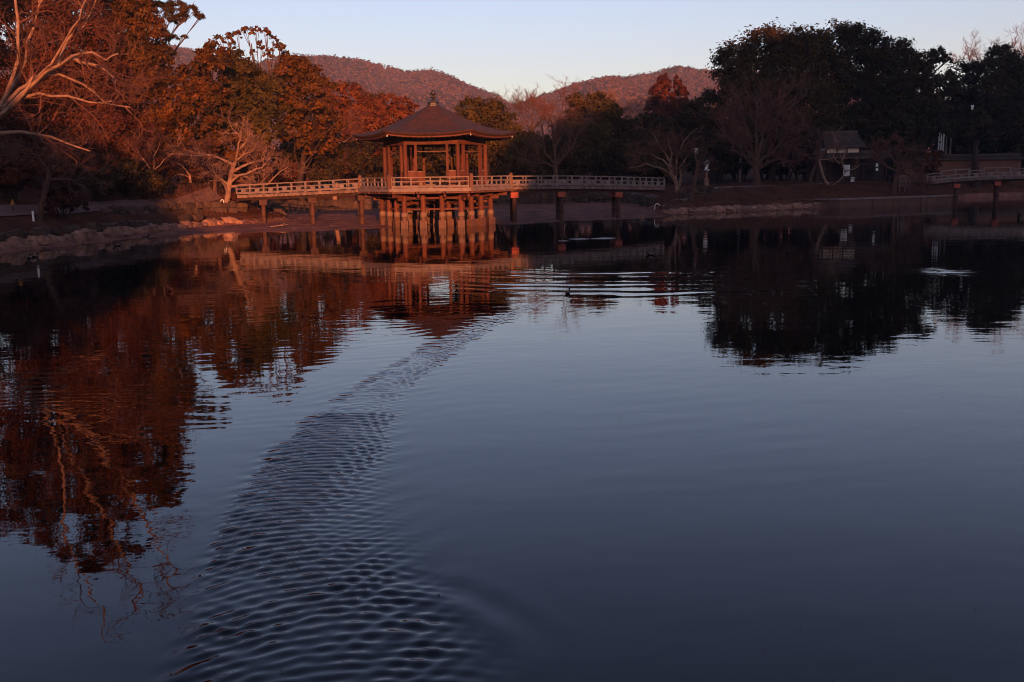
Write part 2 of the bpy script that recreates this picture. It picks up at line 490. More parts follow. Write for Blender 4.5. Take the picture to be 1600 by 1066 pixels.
def water_z(X, Y):
    S, Nn, total = wake_field(X, Y)
    warp = 0.25 * fbm(X * 1.6 + 5, Y * 1.6, 3) + 0.05 * fbm(X * 5, Y * 5 + 3, 2) + 0.30 * fbm(X * 0.8 + 9, Y * 0.8, 2)
    wd = np.interp(S, [0, 4, 8, 10.5, 13.8, 16.5, 18.3, 19.6, 21.5], [0.08, 0.18, 0.27, 0.34, 0.52, 0.66, 0.74, 0.80, 1.0])
    a = np.abs(Nn) / wd
    env = np.exp(-np.maximum(a - 0.84, 0) ** 2 / np.where(Nn < 0, 0.016, 0.13)) * np.clip(S / 1.0, 0, 1)
    lam = np.interp(S, [0, 10, 18, 25], [0.13, 0.17, 0.20, 0.22])
    k = 2 * math.pi / 0.128
    n2 = np.minimum(a, 1.4)
    ph = S - 0.16 * n2 ** 2 + warp * 0.30
    crest = lambda t: np.exp(1.1 * np.cos(t)) / 1.7 - 0.75           # sharper crests than troughs
    h = 1.0 * crest(k * ph)
    for sg in (-1, 1):
        h = h + 0.55 * np.cos(k * 0.86 * (S * 0.80 + sg * Nn * 0.60 + warp * 0.42 + sg * 0.10 * fbm(X * 2.2 + 30, Y * 2.2, 2)) + sg) * (0.15 + 0.35 * sstep(15.5, 18.5, S) + 0.85 * np.clip(np.where(Nn > 0, a, a * 0.7), 0, 1.2))
    h = h + 0.18 * np.cos(k * 1.6 * (S * 0.98 + 0.2 * Nn + warp * 0.4))
    patch = np.clip(0.85 + 1.1 * fbm(X * 1.5, Y * 1.5, 2), 0.4, 1.6)
    amp = 0.0050 * patch * np.interp(S, [0, 6, 12, 17, 25], [1.2, 1.1, 1.0, 1.0, 0.9])
    z = h * env * amp
    # beads of steeper crests along the outer flank
    z = z + 0.0048 * np.exp(-((Nn + wd * 0.96) / (0.10 + 0.05 * wd)) ** 2) * np.cos(2 * math.pi / 0.26 * (S * 0.9 + 0.45 * Nn + warp * 0.3)) * np.clip(S / 5 - 0.6, 0, 1) * np.clip(0.5 + 1.6 * vnoise(S * 1.6, S * 0 + 2.2), 0, 1.2)
    # soft skirts of the wake: slower swells running off both sides
    sk = np.exp(-((a - 1.35) / 0.5) ** 2) * np.clip(S / 3, 0, 1)
    z = z + 0.0008 * sk * np.where(Nn > 0, 1, 0.6) * np.cos(2 * math.pi / 0.40 * (S * 0.75 + np.abs(Nn) * 0.65 + warp * 0.3))
    # broad curling swell on the right of the wake, near the photographer
    cx, cy = -1.55, 5.2
    r = np.hypot(X - cx, Y - cy)
    an = np.arctan2(Y - cy, X - cx)
    z = z + 0.0052 * np.exp(-((r - 1.62) / 0.36) ** 2) * np.exp(-((an - 0.80) / 0.48) ** 2) * np.cos(2 * math.pi / 0.46 * (r - 1.60 + 0.06 * fbm(X * 1.2, Y * 1.2, 2)))
    # rings spreading from the ducks further out
    c2 = np.array([4.0, 37.5]); r2 = np.hypot(X - c2[0], Y - c2[1])
    e2 = sstep(7.0, 9.0, r2) * sstep(15.4, 13.2, r2) * sstep(-2.4, -0.3, X) * sstep(9.0, 6.4, X) * (Y < 34)
    z = z + 0.0042 * e2 * np.cos(2 * math.pi / 0.95 * (r2 + 0.9 * fbm(X * 0.35, Y * 0.35, 3))) * np.clip(0.8 + 1.3 * vnoise(X * 0.45, Y * 0.8), 0.1, 1.5)
    r3 = np.hypot(X - 0.4, Y - 17.5)
    e3 = sstep(2.5, 4.5, r3) * sstep(11.0, 7.5, r3) * sstep(0.0, 1.5, X) * sstep(18.5, 15.5, Y)
    z = z + 0.00028 * e3 * np.cos(2 * math.pi / 0.52 * (r3 + 0.2 * fbm(X * 0.5, Y * 0.5, 2)))
    r4 = np.hypot((X - 12.7) / 0.75, (Y - 28.0) / 1.3)
    z = z + 0.013 * np.exp(-r4 ** 2) * np.cos(2 * math.pi / 0.42 * (Y + 0.15 * X))
    # ripples on the left and beyond the wake that fray the reflections
    e5 = sstep(33, 27, Y) * sstep(9.5, 13, Y) * sstep(1.0, -1.5, X)
    z = z + 0.00042 * e5 * np.cos(2 * math.pi / 0.40 * (0.97 * Y - 0.22 * X + 1.3 * fbm(X * 0.3, Y * 0.5, 3))) * (0.4 + 1.2 * (vnoise(X * 0.5 + 40, Y * 0.7) + 0.5))
    e6 = sstep(10, 14, X) * sstep(34, 26, Y) * sstep(11, 15, Y)
    z = z + 0.0013 * e6 * np.cos(2 * math.pi / 0.62 * (Y + 0.1 * X + 0.5 * fbm(X * 0.3, Y * 0.5, 3)))
    return z

def water_material():
    m = bpy.data.materials.new('pond_water')
    m.use_nodes = True
    n = m.node_tree; L = n.links
    bs = n.nodes['Principled BSDF']
    bs.inputs['Base Color'].default_value = (0.003, 0.0022, 0.002, 1)
    bs.inputs['Roughness'].default_value = 0.008
    bs.inputs['IOR'].default_value = 1.315
    g = n.nodes.new('ShaderNodeNewGeometry')
    prev = None
    for sc_, st, dist, stretch in ((0.9, 1.0, 0.006, (0.55, 1, 1)), (4.5, 1.0, 0.0011, (0.6, 1, 1))):
        mp = n.nodes.new('ShaderNodeMapping'); mp.inputs['Scale'].default_value = stretch
        L.new(g.outputs['Position'], mp.inputs[0])
        no = n.nodes.new('ShaderNodeTexNoise'); no.inputs['Scale'].default_value = sc_; no.inputs['Detail'].default_value = 2.5
        L.new(mp.outputs[0], no.inputs['Vector'])
        bp = n.nodes.new('ShaderNodeBump'); bp.inputs['Strength'].default_value = st; bp.inputs['Distance'].default_value = dist
        L.new(no.outputs['Fac'], bp.inputs['Height'])
        if prev:
            L.new(prev, bp.inputs['Normal'])
        prev = bp.outputs[0]
    L.new(prev, bs.inputs['Normal'])
    return m

def waxis(lo, hi, step, end_lo, end_hi, g=1.05, most=1.2):
    a = list(np.arange(lo, hi, step)); s = step
    while a[-1] < end_hi:
        s = min(s * g, most); a.append(a[-1] + s)
    s = step
    while a[0] > end_lo:
        s = min(s * g, most); a.insert(0, a[0] - s)
    return np.array(a)
wx = np.concatenate([waxis(-3.1, 0.4, 0.028, -40, 0.4, 1.05, 0.6), waxis(0.4, 1.9, 0.05, 0.4, 78, 1.05, 0.6)])
wx = np.unique(wx)
wy = np.concatenate([waxis(4.8, 12.0, 0.028, 1.6, 12.0), np.arange(12.03, 18, 0.05), np.arange(18.03, 25, 0.062), np.arange(25.05, 34, 0.10), waxis(34.0, 34.2, 0.2, 34.0, 102, 1.05, 0.8)[1:]])
tag(place(grid_mesh('water', wx, np.unique(wy), water_z, water_material()), 'water'), 'dark still pond water with a long rippled wake', kind='structure')

# ------------------------------------------------------------------ wooded hills
def hill(name, ridge, d_ridge, d_foot, x_pad, material, seed, label, crown=3.6, step=5.0, dark=0.22):
    rs = np.random.RandomState(seed)
    pts = np.array([at(px, py, d_ridge)[:] for px, py in ridge])
    x0, x1 = pts[0, 0] - x_pad, pts[-1, 0] + x_pad
    hx = np.arange(x0, x1, step)
    hy = np.concatenate([np.arange(d_foot, d_ridge + 45, step * 1.7), np.linspace(d_ridge + 60, d_ridge + 300, 6)])
    X, Y = np.meshgrid(hx, hy)
    ridge_z = np.interp(X, pts[:, 0], pts[:, 2])
    t = (Y - d_foot) / (d_ridge - d_foot)
    up = np.where(t < 1, 0.06 + 0.94 * np.sin(np.clip(t, 0, 1) * math.pi / 2) ** 1.15, 1 - 0.6 * np.clip((t - 1) * 1.5, 0, 1))
    gully = fbm(X / 75 + seed, Y / 150, 3) * 26 * np.clip(np.sin(np.clip(t, 0, 1) * math.pi), 0, 1)
    Z = ridge_z * up + gully
    v = np.stack([X, Y, Z - 10.0], -1).reshape(-1, 3)
    nx, ny = len(hx), len(hy)
    i = (np.arange(ny - 1)[:, None] * nx + np.arange(nx - 1)[None, :]).ravel()
    o = place(np_mesh(name, v, np.stack([i, i + 1, i + nx + 1, i + nx], -1), material, True), name)
    tag(o, label, None, None, 'structure')
    # the trees of the wood: every crown a loose cluster of twig or leaf sprays
    n = int((x1 - x0) * (d_ridge + 12 - d_foot) / crown ** 2 * 0.66)
    tx = rs.uniform(x0, x1, n); tt = 0.33 + 0.67 * rs.rand(n) ** 0.9
    ty = d_foot + (d_ridge + 12 - d_foot) * tt
    m = int((x1 - x0) / 1.8)                              # a closer row along the crest
    tx = np.concatenate([tx, rs.uniform(x0, x1, m)]); ty = np.concatenate([ty, d_ridge + rs.uniform(-10, 8, m)])
    ix = np.clip(((tx - x0) / step).astype(int), 0, nx - 1)
    iy = np.clip(np.searchsorted(hy, ty), 0, ny - 1)
    tz = Z[iy, ix] - 10.0
    ever = (fbm(tx / 60 + seed * 3, ty / 110, 3) + 0.25 * rs.normal(size=len(tx))) > dark
    return tx, ty, tz, ever, rs

def hill_wood(name, sets, material, which, label, sprays, size, seed):
    g = np.random.RandomState(seed); V = []
    for tx, ty, tz, ever, _ in sets:
        k = ever == which
        x, y, z = tx[k], ty[k], tz[k]
        n = len(x); r = g.uniform(1.4, 2.9, n); h = g.uniform(1.0, 1.7, n) * r * (1.25 if which else 1.0)
        d = g.normal(size=(n, sprays, 3)); d /= np.linalg.norm(d, axis=2)[..., None]
        d[..., 2] = np.abs(d[..., 2])
        taper = 1 - (0.55 * d[..., 2] if which else 0.1 * d[..., 2])
        c = np.stack([x[:, None] + d[..., 0] * r[:, None] * taper, y[:, None] + d[..., 1] * r[:, None] * taper, z[:, None] + 0.8 + d[..., 2] * h[:, None]], -1)
        a = g.normal(size=c.shape); a /= np.linalg.norm(a, axis=2)[..., None]
        a = a - d * (a * d).sum(2)[..., None] * 0.92
        a /= np.linalg.norm(a, axis=2)[..., None]
        b = np.cross(d, a)
        s_ = size * g.uniform(0.6, 1.3, c.shape[:2])[..., None]
        V.append(np.stack([c - a * s_ - b * s_ * 0.6, c + a * s_ - b * s_ * 0.5, c + b * s_ + d * s_ * 0.12], 2).reshape(-1, 3))
    V = np.concatenate(V)
    return tag(place(np_mesh(name, V, np.arange(len(V)).reshape(-1, 3), material), name), label, None, None, 'stuff')

hill_m = mat('winter_woodland', (0.24, 0.145, 0.155), (0.16, 0.11, 0.125), scale=0.012, rough=1.0, coords='World', detail=4, spec=0.0, island=0.16)
hill_dark = mat('evergreen_woodland', (0.10, 0.075, 0.075), (0.07, 0.06, 0.065), scale=0.05, rough=1.0, coords='World', detail=4, spec=0.0, island=0.14)

s1 = hill('hills', [(-60, 110), (120, 92), (270, 80), (300, 75), (400, 98), (470, 97), (486, 91), (500, 87), (530, 90), (560, 96), (600, 103), (640, 112), (680, 107), (700, 113), (720, 125), (750, 140), (785, 158), (830, 172), (900, 190)],
          950, 480, 120, hill_m, 3, 'wooded brown hill on the left behind the pavilion')
s2 = hill('hills', [(700, 182), (785, 158), (830, 143), (880, 129), (915, 124), (940, 126), (975, 117), (1000, 114), (1040, 104), (1075, 108), (1100, 112), (1125, 113), (1180, 122), (1300, 150), (1450, 185), (1700, 215)],
          900, 470, 60, hill_m, 5, 'pinkish bare hill on the right above the treetops')
s3 = hill('hills', [(790, 205), (830, 185), (870, 165), (905, 150), (935, 134), (960, 122), (985, 122), (1000, 138), (1020, 170), (1040, 205)],
          760, 560, 20, hill_dark, 9, 'dark evergreen spur in front of the right hill', dark=-0.5)
hill_wood('bare_woods', (s1, s2, s3), hill_m, False, 'bare winter woods covering the far hills', 8, 0.95, 31)
hill_wood('evergreen_woods', (s1, s2, s3), hill_dark, True, 'dark evergreen woods scattered over the far hills', 9, 0.95, 32)

# ------------------------------------------------------------------ pavilion on piles
def hexpt(r, k):
    t = R(60 * k)
    return Vector((r * math.cos(t), r * math.sin(t), 0))

def edge_pts(r, k, fr):
    a, b = hexpt(r, k), hexpt(r, k + 1)
    return a.lerp(b, fr)

PAV = Vector((-4.52, 59.6, 0))
pav = thing('pavilion', 'hexagonal wooden pavilion with bark roof standing on piles in the pond', 'pavilion', PAV)

# piles, each with its pale collar and square footing
pile_me = MB().lathe([(0.165, 0.88), (0.16, 1.2), (0.15, 2.0)], n=12).mesh('pile', M['wood_red'], False)
collar_me = MB().lathe([(0.17, 0.62), (0.20, 0.645), (0.20, 0.87), (0.18, 0.90)], n=14).mesh('pile_collar', M['collar'], False)
foot_mb = MB().lathe([(0.20, 0.42), (0.205, 0.618)], n=8, start=R(22.5))
foot_mb.prism([(-0.215, -0.215), (0.215, -0.215), (0.215, 0.215), (-0.215, 0.215)], -0.8, 0.43)
foot_me = foot_mb.mesh('footing', M['footing'])
spots = []
for k in range(6):
    for fr in (0, 1 / 3, 2 / 3):
        spots.append((edge_pts(3.32, k, fr), R(60 * k + 120)))
for k in range(6):
    spots.append((hexpt(1.7, k), R(60 * k)))
spots.append((Vector((0, 0, 0)), 0))
for p, rz in spots:
    o = place(pile_me, 'pile', pav, p, rz)
    place(collar_me, 'pile_collar', o)
    f = place(foot_me, 'footing', o, (0, 0, 0), -rz if abs(p.y + 2.875) < 0.05 else 0)
# braces between the piles
for k in range(6):
    for z, hh in ((1.72, 0.13), (1.08, 0.10)):
        a, b = hexpt(3.32, k), hexpt(3.32, k + 1)
        d = (b - a).normalized() * 0.13
        MB().beam(a + d + Vector((0, 0, z)), b - d + Vector((0, 0, z)), 0.08, hh).build('brace', M['wood_red'], pav)
for k in range(3):
    a, b = hexpt(3.32, k), hexpt(3.32, k + 3)
    d = (b - a).normalized() * 0.18
    MB().beam(a + d + Vector((0, 0, 1.42)), b - d + Vector((0, 0, 1.42)), 0.09, 0.14).build('brace', M['wood_red'], pav)
# head beams, joists and brackets carrying the deck
for k in range(6):
    a, b = hexpt(3.32, k), hexpt(3.32, k + 1)
    MB().beam(a + Vector((0, 0, 1.965)), b + Vector((0, 0, 1.965)), 0.2, 0.13 + 0.004 * k).build('head_beam', M['wood_red'], pav)
    for fr in (0.0, 1 / 3, 2 / 3):
        inn = edge_pts(2.5, k, fr); out = edge_pts(4.6, k, fr)
        dirv = (out - inn).normalized()
        if fr:
            dirv = (hexpt(1, k) + hexpt(1, k + 1)).normalized()
            inn = out - dirv * 1.7
        zl = Vector((0, 0, 1.90)); zu = Vector((0, 0, 2.065))
        w = 0.17 if fr == 0 else 0.14
        j = MB().beam(inn + zu, out + zu + dirv * 0.16, w, 0.13)
        j.build('joist', M['wood_red'], pav)
        MB().beam(inn + zl - Vector((0, 0, 0.03)), out + zl - dirv * (0.42 if fr else 0.25) - Vector((0, 0, 0.03)), w * 0.92, 0.20).build('bracket', M['wood_red'], pav)
        if fr == 0:
            MB().beam(inn + zl - Vector((0, 0, 0.23)), out + zl - dirv * 0.75 - Vector((0, 0, 0.23)), w * 0.84, 0.18).build('bracket', M['wood_red'], pav)
MB().prism([hexpt(4.52, k) for k in range(6)], 2.145, 2.325).build('deck', M['wood'], pav)
for k in range(6):
    a, b = hexpt(4.66, k), hexpt(4.66, k + 1)
    d = (b - a).normalized()
    MB().beam(a + Vector((0, 0, 2.215)), b + Vector((0, 0, 2.215)), 0.15, 0.20 + 0.003 * (k % 2)).build('edge_beam', M['wood_rail'], pav)
    for i in range(3):
        p, q = a.lerp(b, i / 3 + 0.025), a.lerp(b, (i + 1) / 3 - 0.025)
        inward = -(a + b).normalized() * 0.05
        MB().beam(p + inward + Vector((0, 0, 2.055)), q + inward + Vector((0, 0, 2.055)), 0.10, 0.10).build('edge_batten', M['wood'], pav)
# railings of the deck
ZD = 2.325
def railing(parent, a, b, bays, z0=ZD, sill=0.12, top=0.60, mid=0.37, m=None, skip_end=False, sect=1.0):
    """low railing on line a-b; the sill beam is the part, the rest are its sub-parts"""
    m = m or M['wood_rail']
    a = Vector(a); b = Vector(b)
    up = Vector((0, 0, 1))
    s = MB().beam(a + up * (z0 + sill / 2 + 0.02), b + up * (z0 + sill / 2 + 0.02), 0.10 * sect, sill)
    for i in range(bays + 1):                      # feet under the sill, leaving the wavy gaps
        p = a.lerp(b, i / bays)
        d = (b - a).normalized() * 0.12
        s.beam(p - d * (i > 0) + up * (z0 + 0.008), p + d * (i < bays) + up * (z0 + 0.008), 0.09 * sect, 0.03)
    r = s.build('railing', m, parent)
    MB().beam(a + up * (z0 + top), b + up * (z0 + top), 0.06 * sect, 0.055).build('top_rail', m, r)
    MB().beam(a + up * (z0 + mid), b + up * (z0 + mid), 0.055 * sect, 0.07).build('middle_rail', m, r)
    for i in range(bays + (0 if skip_end else 1)):
        p = a.lerp(b, i / bays)
        MB().box(p + up * (z0 + 0.02 + (top - 0.03) / 2 + 0.01), (0.075 * sect, 0.078 * sect, top - 0.06), math.atan2(b.y - a.y, b.x - a.x)).build('rail_post', m, r)
    for i in range(bays):
        for fr in (0.5,):
            p = a.lerp(b, (i + fr) / bays)
            MB().box(p + up * (z0 + (sill + mid) / 2 - 0.005), (0.11 * sect, 0.05 * sect, mid - sill - 0.05), math.atan2(b.y - a.y, b.x - a.x)).build('strut', m, r)
    return r
for k in range(6):
    a, b = hexpt(4.62, k), hexpt(4.62, k + 1)
    d = (b - a).normalized() * 0.1
    if k == 0:      # rear right edge: open where the right bridge comes in
        railing(pav, a.lerp(b, 0.52), b - d, 2)
    elif k == 2:    # rear left edge: open where the left bridge comes in
        railing(pav, a + d, a.lerp(b, 0.48), 2)
    else:
        railing(pav, a + d, b - d, 4)
cp = MB().box((0, 0, ZD + 0.35), (0.20, 0.20, 0.70)).lathe([(0.12, ZD + 0.70), (0.15, ZD + 0.73), (0.08, ZD + 0.79)], n=4, start=R(45)).mesh('corner_post', M['wood'])
for k in range(6):
    place(cp, 'corner_post', pav, hexpt(4.62, k), R(60 * k))
# hall: columns, low panels, lintels
RH = 3.06
col_corner = MB().lathe([(0.125, ZD + 0.002), (0.12, 4.80)], n=14).mesh('column', M['wood_red'], False)
col_inner = MB().box((0, 0, (ZD + 4.8) / 2), (0.15, 0.15, 4.8 - ZD)).mesh('column', M['wood_red'])
for k in range(6):
    place(col_corner, 'column', pav, hexpt(RH, k))
    a, b = hexpt(RH, k), hexpt(RH, k + 1)
    ang = math.atan2(b.y - a.y, b.x - a.x)
    up = Vector((0, 0, 1))
    for fr in (0.2, 0.8):
        place(col_inner, 'column', pav, a.lerp(b, fr), ang)
    for f0, f1 in ((0.045, 0.175), (0.825, 0.955)):
        p, q = a.lerp(b, f0), a.lerp(b, f1)
        w = MB().beam(p + up * 2.80, q + up * 2.80, 0.06, 0.90).build('low_panel', M['wood_red'], pav)
        MB().beam(p + up * 3.28, q + up * 3.28, 0.12, 0.05).build('panel_sill', M['wood_rail'], w)
    MB().beam(a.lerp(b, 0.22) + up * 4.40, a.lerp(b, 0.78) + up * 4.40, 0.06, 0.055).build('cross_rail', M['wood'], pav)
    MB().beam(a + up * 4.86, b + up * 4.86, 0.19, 0.12 + 0.003 * (k % 2)).build('lintel', M['wood_red'], pav)
    fz = MB().beam(a + up * 5.03, b + up * 5.03, 0.10, 0.22).build('frieze_board', M['wood_red'], pav)
    for i in range(1, 9):
        p = a.lerp(b, i / 9) + (a + b).normalized() * 0.06
        MB().box(p + up * 5.03, (0.05, 0.03, 0.19), ang).build('batten', M['wood'], fz)
# ceiling boards inside the hall
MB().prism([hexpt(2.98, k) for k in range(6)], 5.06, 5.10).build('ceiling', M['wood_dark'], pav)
# roof: six concave slopes with lifted corners
EAVE, ZE, ZA, RA = 5.02, 5.40, 7.19, 0.30
prof_t = [0, .11, .29, .47, .65, .84, 1.0]
prof_h = [0, .142, .372, .600, .790, .935, 1.0]
def roof_pt(k, t, s, r_out=EAVE, drop=0.0):
    r = RA + (r_out - RA) * t
    a, b = hexpt(r, k), hexpt(r, k + 1)
    p = a.lerp(b, s)
    lift = 0.17 * (abs(2 * s - 1) ** 2.4) * t ** 3
    p.z = ZA - (ZA - ZE) * np.interp(t, prof_t, prof_h) + lift - drop
    return p
rm = MB()
NT, NS = 18, 14
for k in range(6):
    vs = [roof_pt(k, i / NT, j / NS) for i in range(NT + 1) for j in range(NS + 1)]
    edge0 = [roof_pt(k, 1, j / NS, EAVE, 0.015) for j in range(NS + 1)]
    edge1 = [roof_pt(k, 1, j / NS, EAVE - 0.05, 0.10) for j in range(NS + 1)]
    edge2 = [roof_pt(k, 1, j / NS, EAVE - 0.16, 0.17) for j in range(NS + 1)]
    base = len(vs)
    vs += edge0 + edge1 + edge2
    fs = []
    for i in range(NT):
        for j in range(NS):
            q = i * (NS + 1) + j
            fs.append((q, q + NS + 1, q + NS + 2, q + 1))
    last = NT * (NS + 1)
    for rr_, (u0, u1) in enumerate(((last, base), (base, base + NS + 1), (base + NS + 1, base + 2 * (NS + 1)))):
        for j in range(NS):
            fs.append((u0 + j, u1 + j, u1 + j + 1, u0 + j + 1))
    rm.add(vs, fs)
me = rm.mesh('roof', M['roof'])
roof = place(me, 'roof', pav)
sof = MB()
for k in range(6):
    vs = []
    for i in range(7):
        t = 0.5 + 0.5 * i / 6
        for j in range(NS + 1):
            p = roof_pt(k, t, j / NS, EAVE - 0.17, 0)
            p.z = 5.20 + (p.z - 5.22) * (0.0 + 1.0 * max(0, (t - 0.5) * 2) ** 3) if t > 0.5 else 5.20
            p.z = 5.16 + 0.17 * (abs(2 * j / NS - 1) ** 2.4) * t ** 3 + (0.06 * t)
            vs.append(p)
    sof.add(vs, [(i * (NS + 1) + j, i * (NS + 1) + j + 1, (i + 1) * (NS + 1) + j + 1, (i + 1) * (NS + 1) + j) for i in range(6) for j in range(NS)])
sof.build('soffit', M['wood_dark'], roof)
for k in range(6):      # red fascia board under the bark edge
    fm = MB()
    for j in range(NS):
        a, b = roof_pt(k, 1, j / NS, EAVE - 0.22, 0.20), roof_pt(k, 1, (j + 1) / NS, EAVE - 0.22, 0.20)
        fm.beam(a, b, 0.06, 0.10)
    fm.build('fascia', M['wood_red'], roof)
    ang0 = R(60 * k + 30)
    for j in range(1, 16):
        s = j / 16
        p = roof_pt(k, 1, s, EAVE - 0.26, 0)
        z = 5.19 + 0.17 * abs(2 * s - 1) ** 2.4 - 0.03
        n = Vector((math.cos(ang0), math.sin(ang0), 0))
        o = place(bpy.data.meshes.get('rafter') or MB().box((-0.55, 0, 0), (1.1, 0.07, 0.075)).mesh('rafter', M['wood_red']), 'rafter', roof,
                  (p.x, p.y, z), ang0)
    c = roof_pt(k, 1, 0.0, EAVE - 0.30, 0)
    place(bpy.data.meshes.get('eave_bell') or MB().lathe([(0.035, -0.19), (0.03, -0.08), (0.012, -0.05), (0.006, 0.0)], n=8).mesh('eave_bell', M['white']), 'eave_bell', roof, (c.x, c.y, 5.42))
# finial
fb = MB().lathe([(0.40, 7.13), (0.40, 7.21), (0.31, 7.23), (0.31, 7.33), (0.36, 7.35), (0.34, 7.40), (0.22, 7.49), (0.12, 7.55)], n=6).build('finial', M['bronze'], pav)
MB().lathe([(0.09, 7.54), (0.08, 7.63), (0.20, 7.67), (0.20, 7.70), (0.08, 7.72), (0.07, 7.79)], n=12).build('finial_dish', M['bronze'], fb, True)
MB().lathe([(0.05, 7.77), (0.13, 7.82), (0.165, 7.90), (0.15, 7.98), (0.09, 8.05), (0.03, 8.09), (0.01, 8.14)], n=14).build('finial_ball', M['bronze'], fb, True)

# ------------------------------------------------------------------ footbridges
def bridge(name, label, line, width, piers, bays, nplank, cap_mat, back, raised=()):
    """line: list of (x, y, deck z) for the near side; the far side lies width behind it"""
    P = [Vector(p) for p in line]
    o = thing(name, label, 'footbridge', (P[0].x, P[0].y, 0), 0, 'wooden footbridges over the pond')
    off = -Vector((P[0].x, P[0].y, 0))
    d = (P[-1] - P[0]); d.z = 0; d.normalize()
    back = Vector((*back, 0))
    L_ = [0]
    for i in range(len(P) - 1):
        L_.append(L_[-1] + (P[i + 1] - P[i]).length)
    def on(t):
        s = t * L_[-1]
        for i in range(len(P) - 1):
            if s <= L_[i + 1] + 1e-6:
                return P[i].lerp(P[i + 1], (s - L_[i]) / (L_[i + 1] - L_[i])) + off
        return P[-1] + off
    ang = math.atan2(d.y, d.x)
    up = Vector((0, 0, 1))
    pw = L_[-1] / nplank
    pme = MB().beam((-back * 0.04) + Vector((0, 0, -0.09)), back * 1.04 + Vector((0, 0, -0.09)), pw * 0.84, 0.18).mesh('plank', M['plank'])
    for i in range(nplank):
        place(pme, 'plank', o, on((i + 0.5) / nplank) - up * (0.012 * ((i * 7) % 3)))
    for sgn in (0.12, 0.88):
        st = MB()
        for i in range(8):
            st.beam(on(i / 8) + back * sgn - up * 0.29, on((i + 1) / 8) + back * sgn - up * 0.29, 0.16, 0.17)
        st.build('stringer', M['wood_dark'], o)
    for side in (0.0, 1.0):
        n = len(bays) if hasattr(bays, '__len__') else bays
        m = M['wood_rail']
        sill = MB(); top = MB(); mid = MB()
        K = bays
        for i in range(K):
            a, b = on(i / K) + back * side, on((i + 1) / K) + back * side
            sill.beam(a + up * 0.10, b + up * 0.10, 0.10, 0.12)
            hi = 0.62 + (0.16 if i in raised else 0)
            top.beam(a + up * hi, b + up * hi, 0.07, 0.06)
            mid.beam(a + up * 0.37, b + up * 0.37, 0.06, 0.07)
            sill.beam(a - d * 0.1 + up * 0.02, a + d * 0.1 + up * 0.02, 0.09, 0.04)
        r = sill.build('railing', m, o)
        top.build('top_rail', m, r); mid.build('middle_rail', m, r)
        for i in range(K + 1):
            p = on(min(i / K, 1)) + back * side
            hi = 0.62 + (0.16 if (i in raised or i - 1 in raised) else 0)
            MB().box(p + up * (hi / 2 + 0.02), (0.085, 0.09, hi - 0.05), ang).build('rail_post', m, r)
            if i < K:
                q = on((i + 0.5) / K) + back * side
                MB().box(q + up * 0.245, (0.30, 0.05, 0.18), ang).build('strut', m, r)
    for t in piers:
        c = on(t)
        zc = c.z - 0.38
        cap = MB().beam(c - back * 0.07 + up * -0.545, c + back * 1.07 + up * -0.545, 0.48, 0.34).build('pier_cap', cap_mat, o)
        for sgn in (0.08, 0.92):
            q = c + back * sgn
            MB().lathe([(0.145, -0.6), (0.14, c.z - 0.71)], (q.x, q.y, 0), 12).build('pier_pile', M['pile_wood'], cap)
            MB().lathe([(0.155, 0.55), (0.16, 0.6), (0.155, 0.65)], (q.x, q.y, 0), 12).build('pile_ring', M['wood_dark'], cap)
    return o

bl = bridge('footbridge', 'sunlit wooden footbridge joining the pavilion to the left shore',
            [(-9.05, 60.35, 2.27), (-12.2, 61.2, 2.15), (-15.2, 62.0, 2.05), (-17.6, 62.7, 1.98)], 1.9, (0.02, 0.40, 0.79), 9, 64, M['pile_wood'], (-0.40, 1.7))
br = bridge('footbridge', 'shaded wooden footbridge joining the pavilion to the right shore',
            [(0.02, 60.35, 2.28), (3.5, 62.0, 2.25), (7, 63.9, 2.14), (10.55, 66.3, 1.98)], 1.9, (0.025, 0.30, 0.665), 11, 82, M['red_paint'], (-0.16, 1.8))
bf = bridge('footbridge', 'dark arched footbridge beyond the concrete landing at the far right',
            [(34.6, 80.6, 1.86), (37, 80.9, 2.04), (40, 81.2, 2.16), (43.5, 81.5, 2.20), (47, 81.8, 2.14), (52, 82.2, 1.9)], 2.2, (0.155, 0.36, 0.62), 14, 96, M['red_paint'], (0.85, 2.0), (1, 2, 4, 5, 7, 8))

# ------------------------------------------------------------------ stones along the shores
def stone_meshes(material, seed):
    rs = random.Random(seed)
    out = []
    for i in range(7):
        import bmesh
        bm = bmesh.new()
        bmesh.ops.create_cube(bm, size=1.0)
        bmesh.ops.subdivide_edges(bm, edges=bm.edges[:], cuts=1, use_grid_fill=True)
        for v in bm.verts:
            n = v.co.normalized()
            v.co = v.co * 0.62 + n * 0.23 + Vector((rs.uniform(-1, 1), rs.uniform(-1, 1), rs.uniform(-1, 1))) * 0.09
        me = bpy.data.meshes.new('stone'); bm.to_mesh(me); bm.free()
        me.materials.append(material)
        out.append(me)
    return out
ST = stone_meshes(M['stone'], 4); SD = stone_meshes(M['stone_dark'], 8)

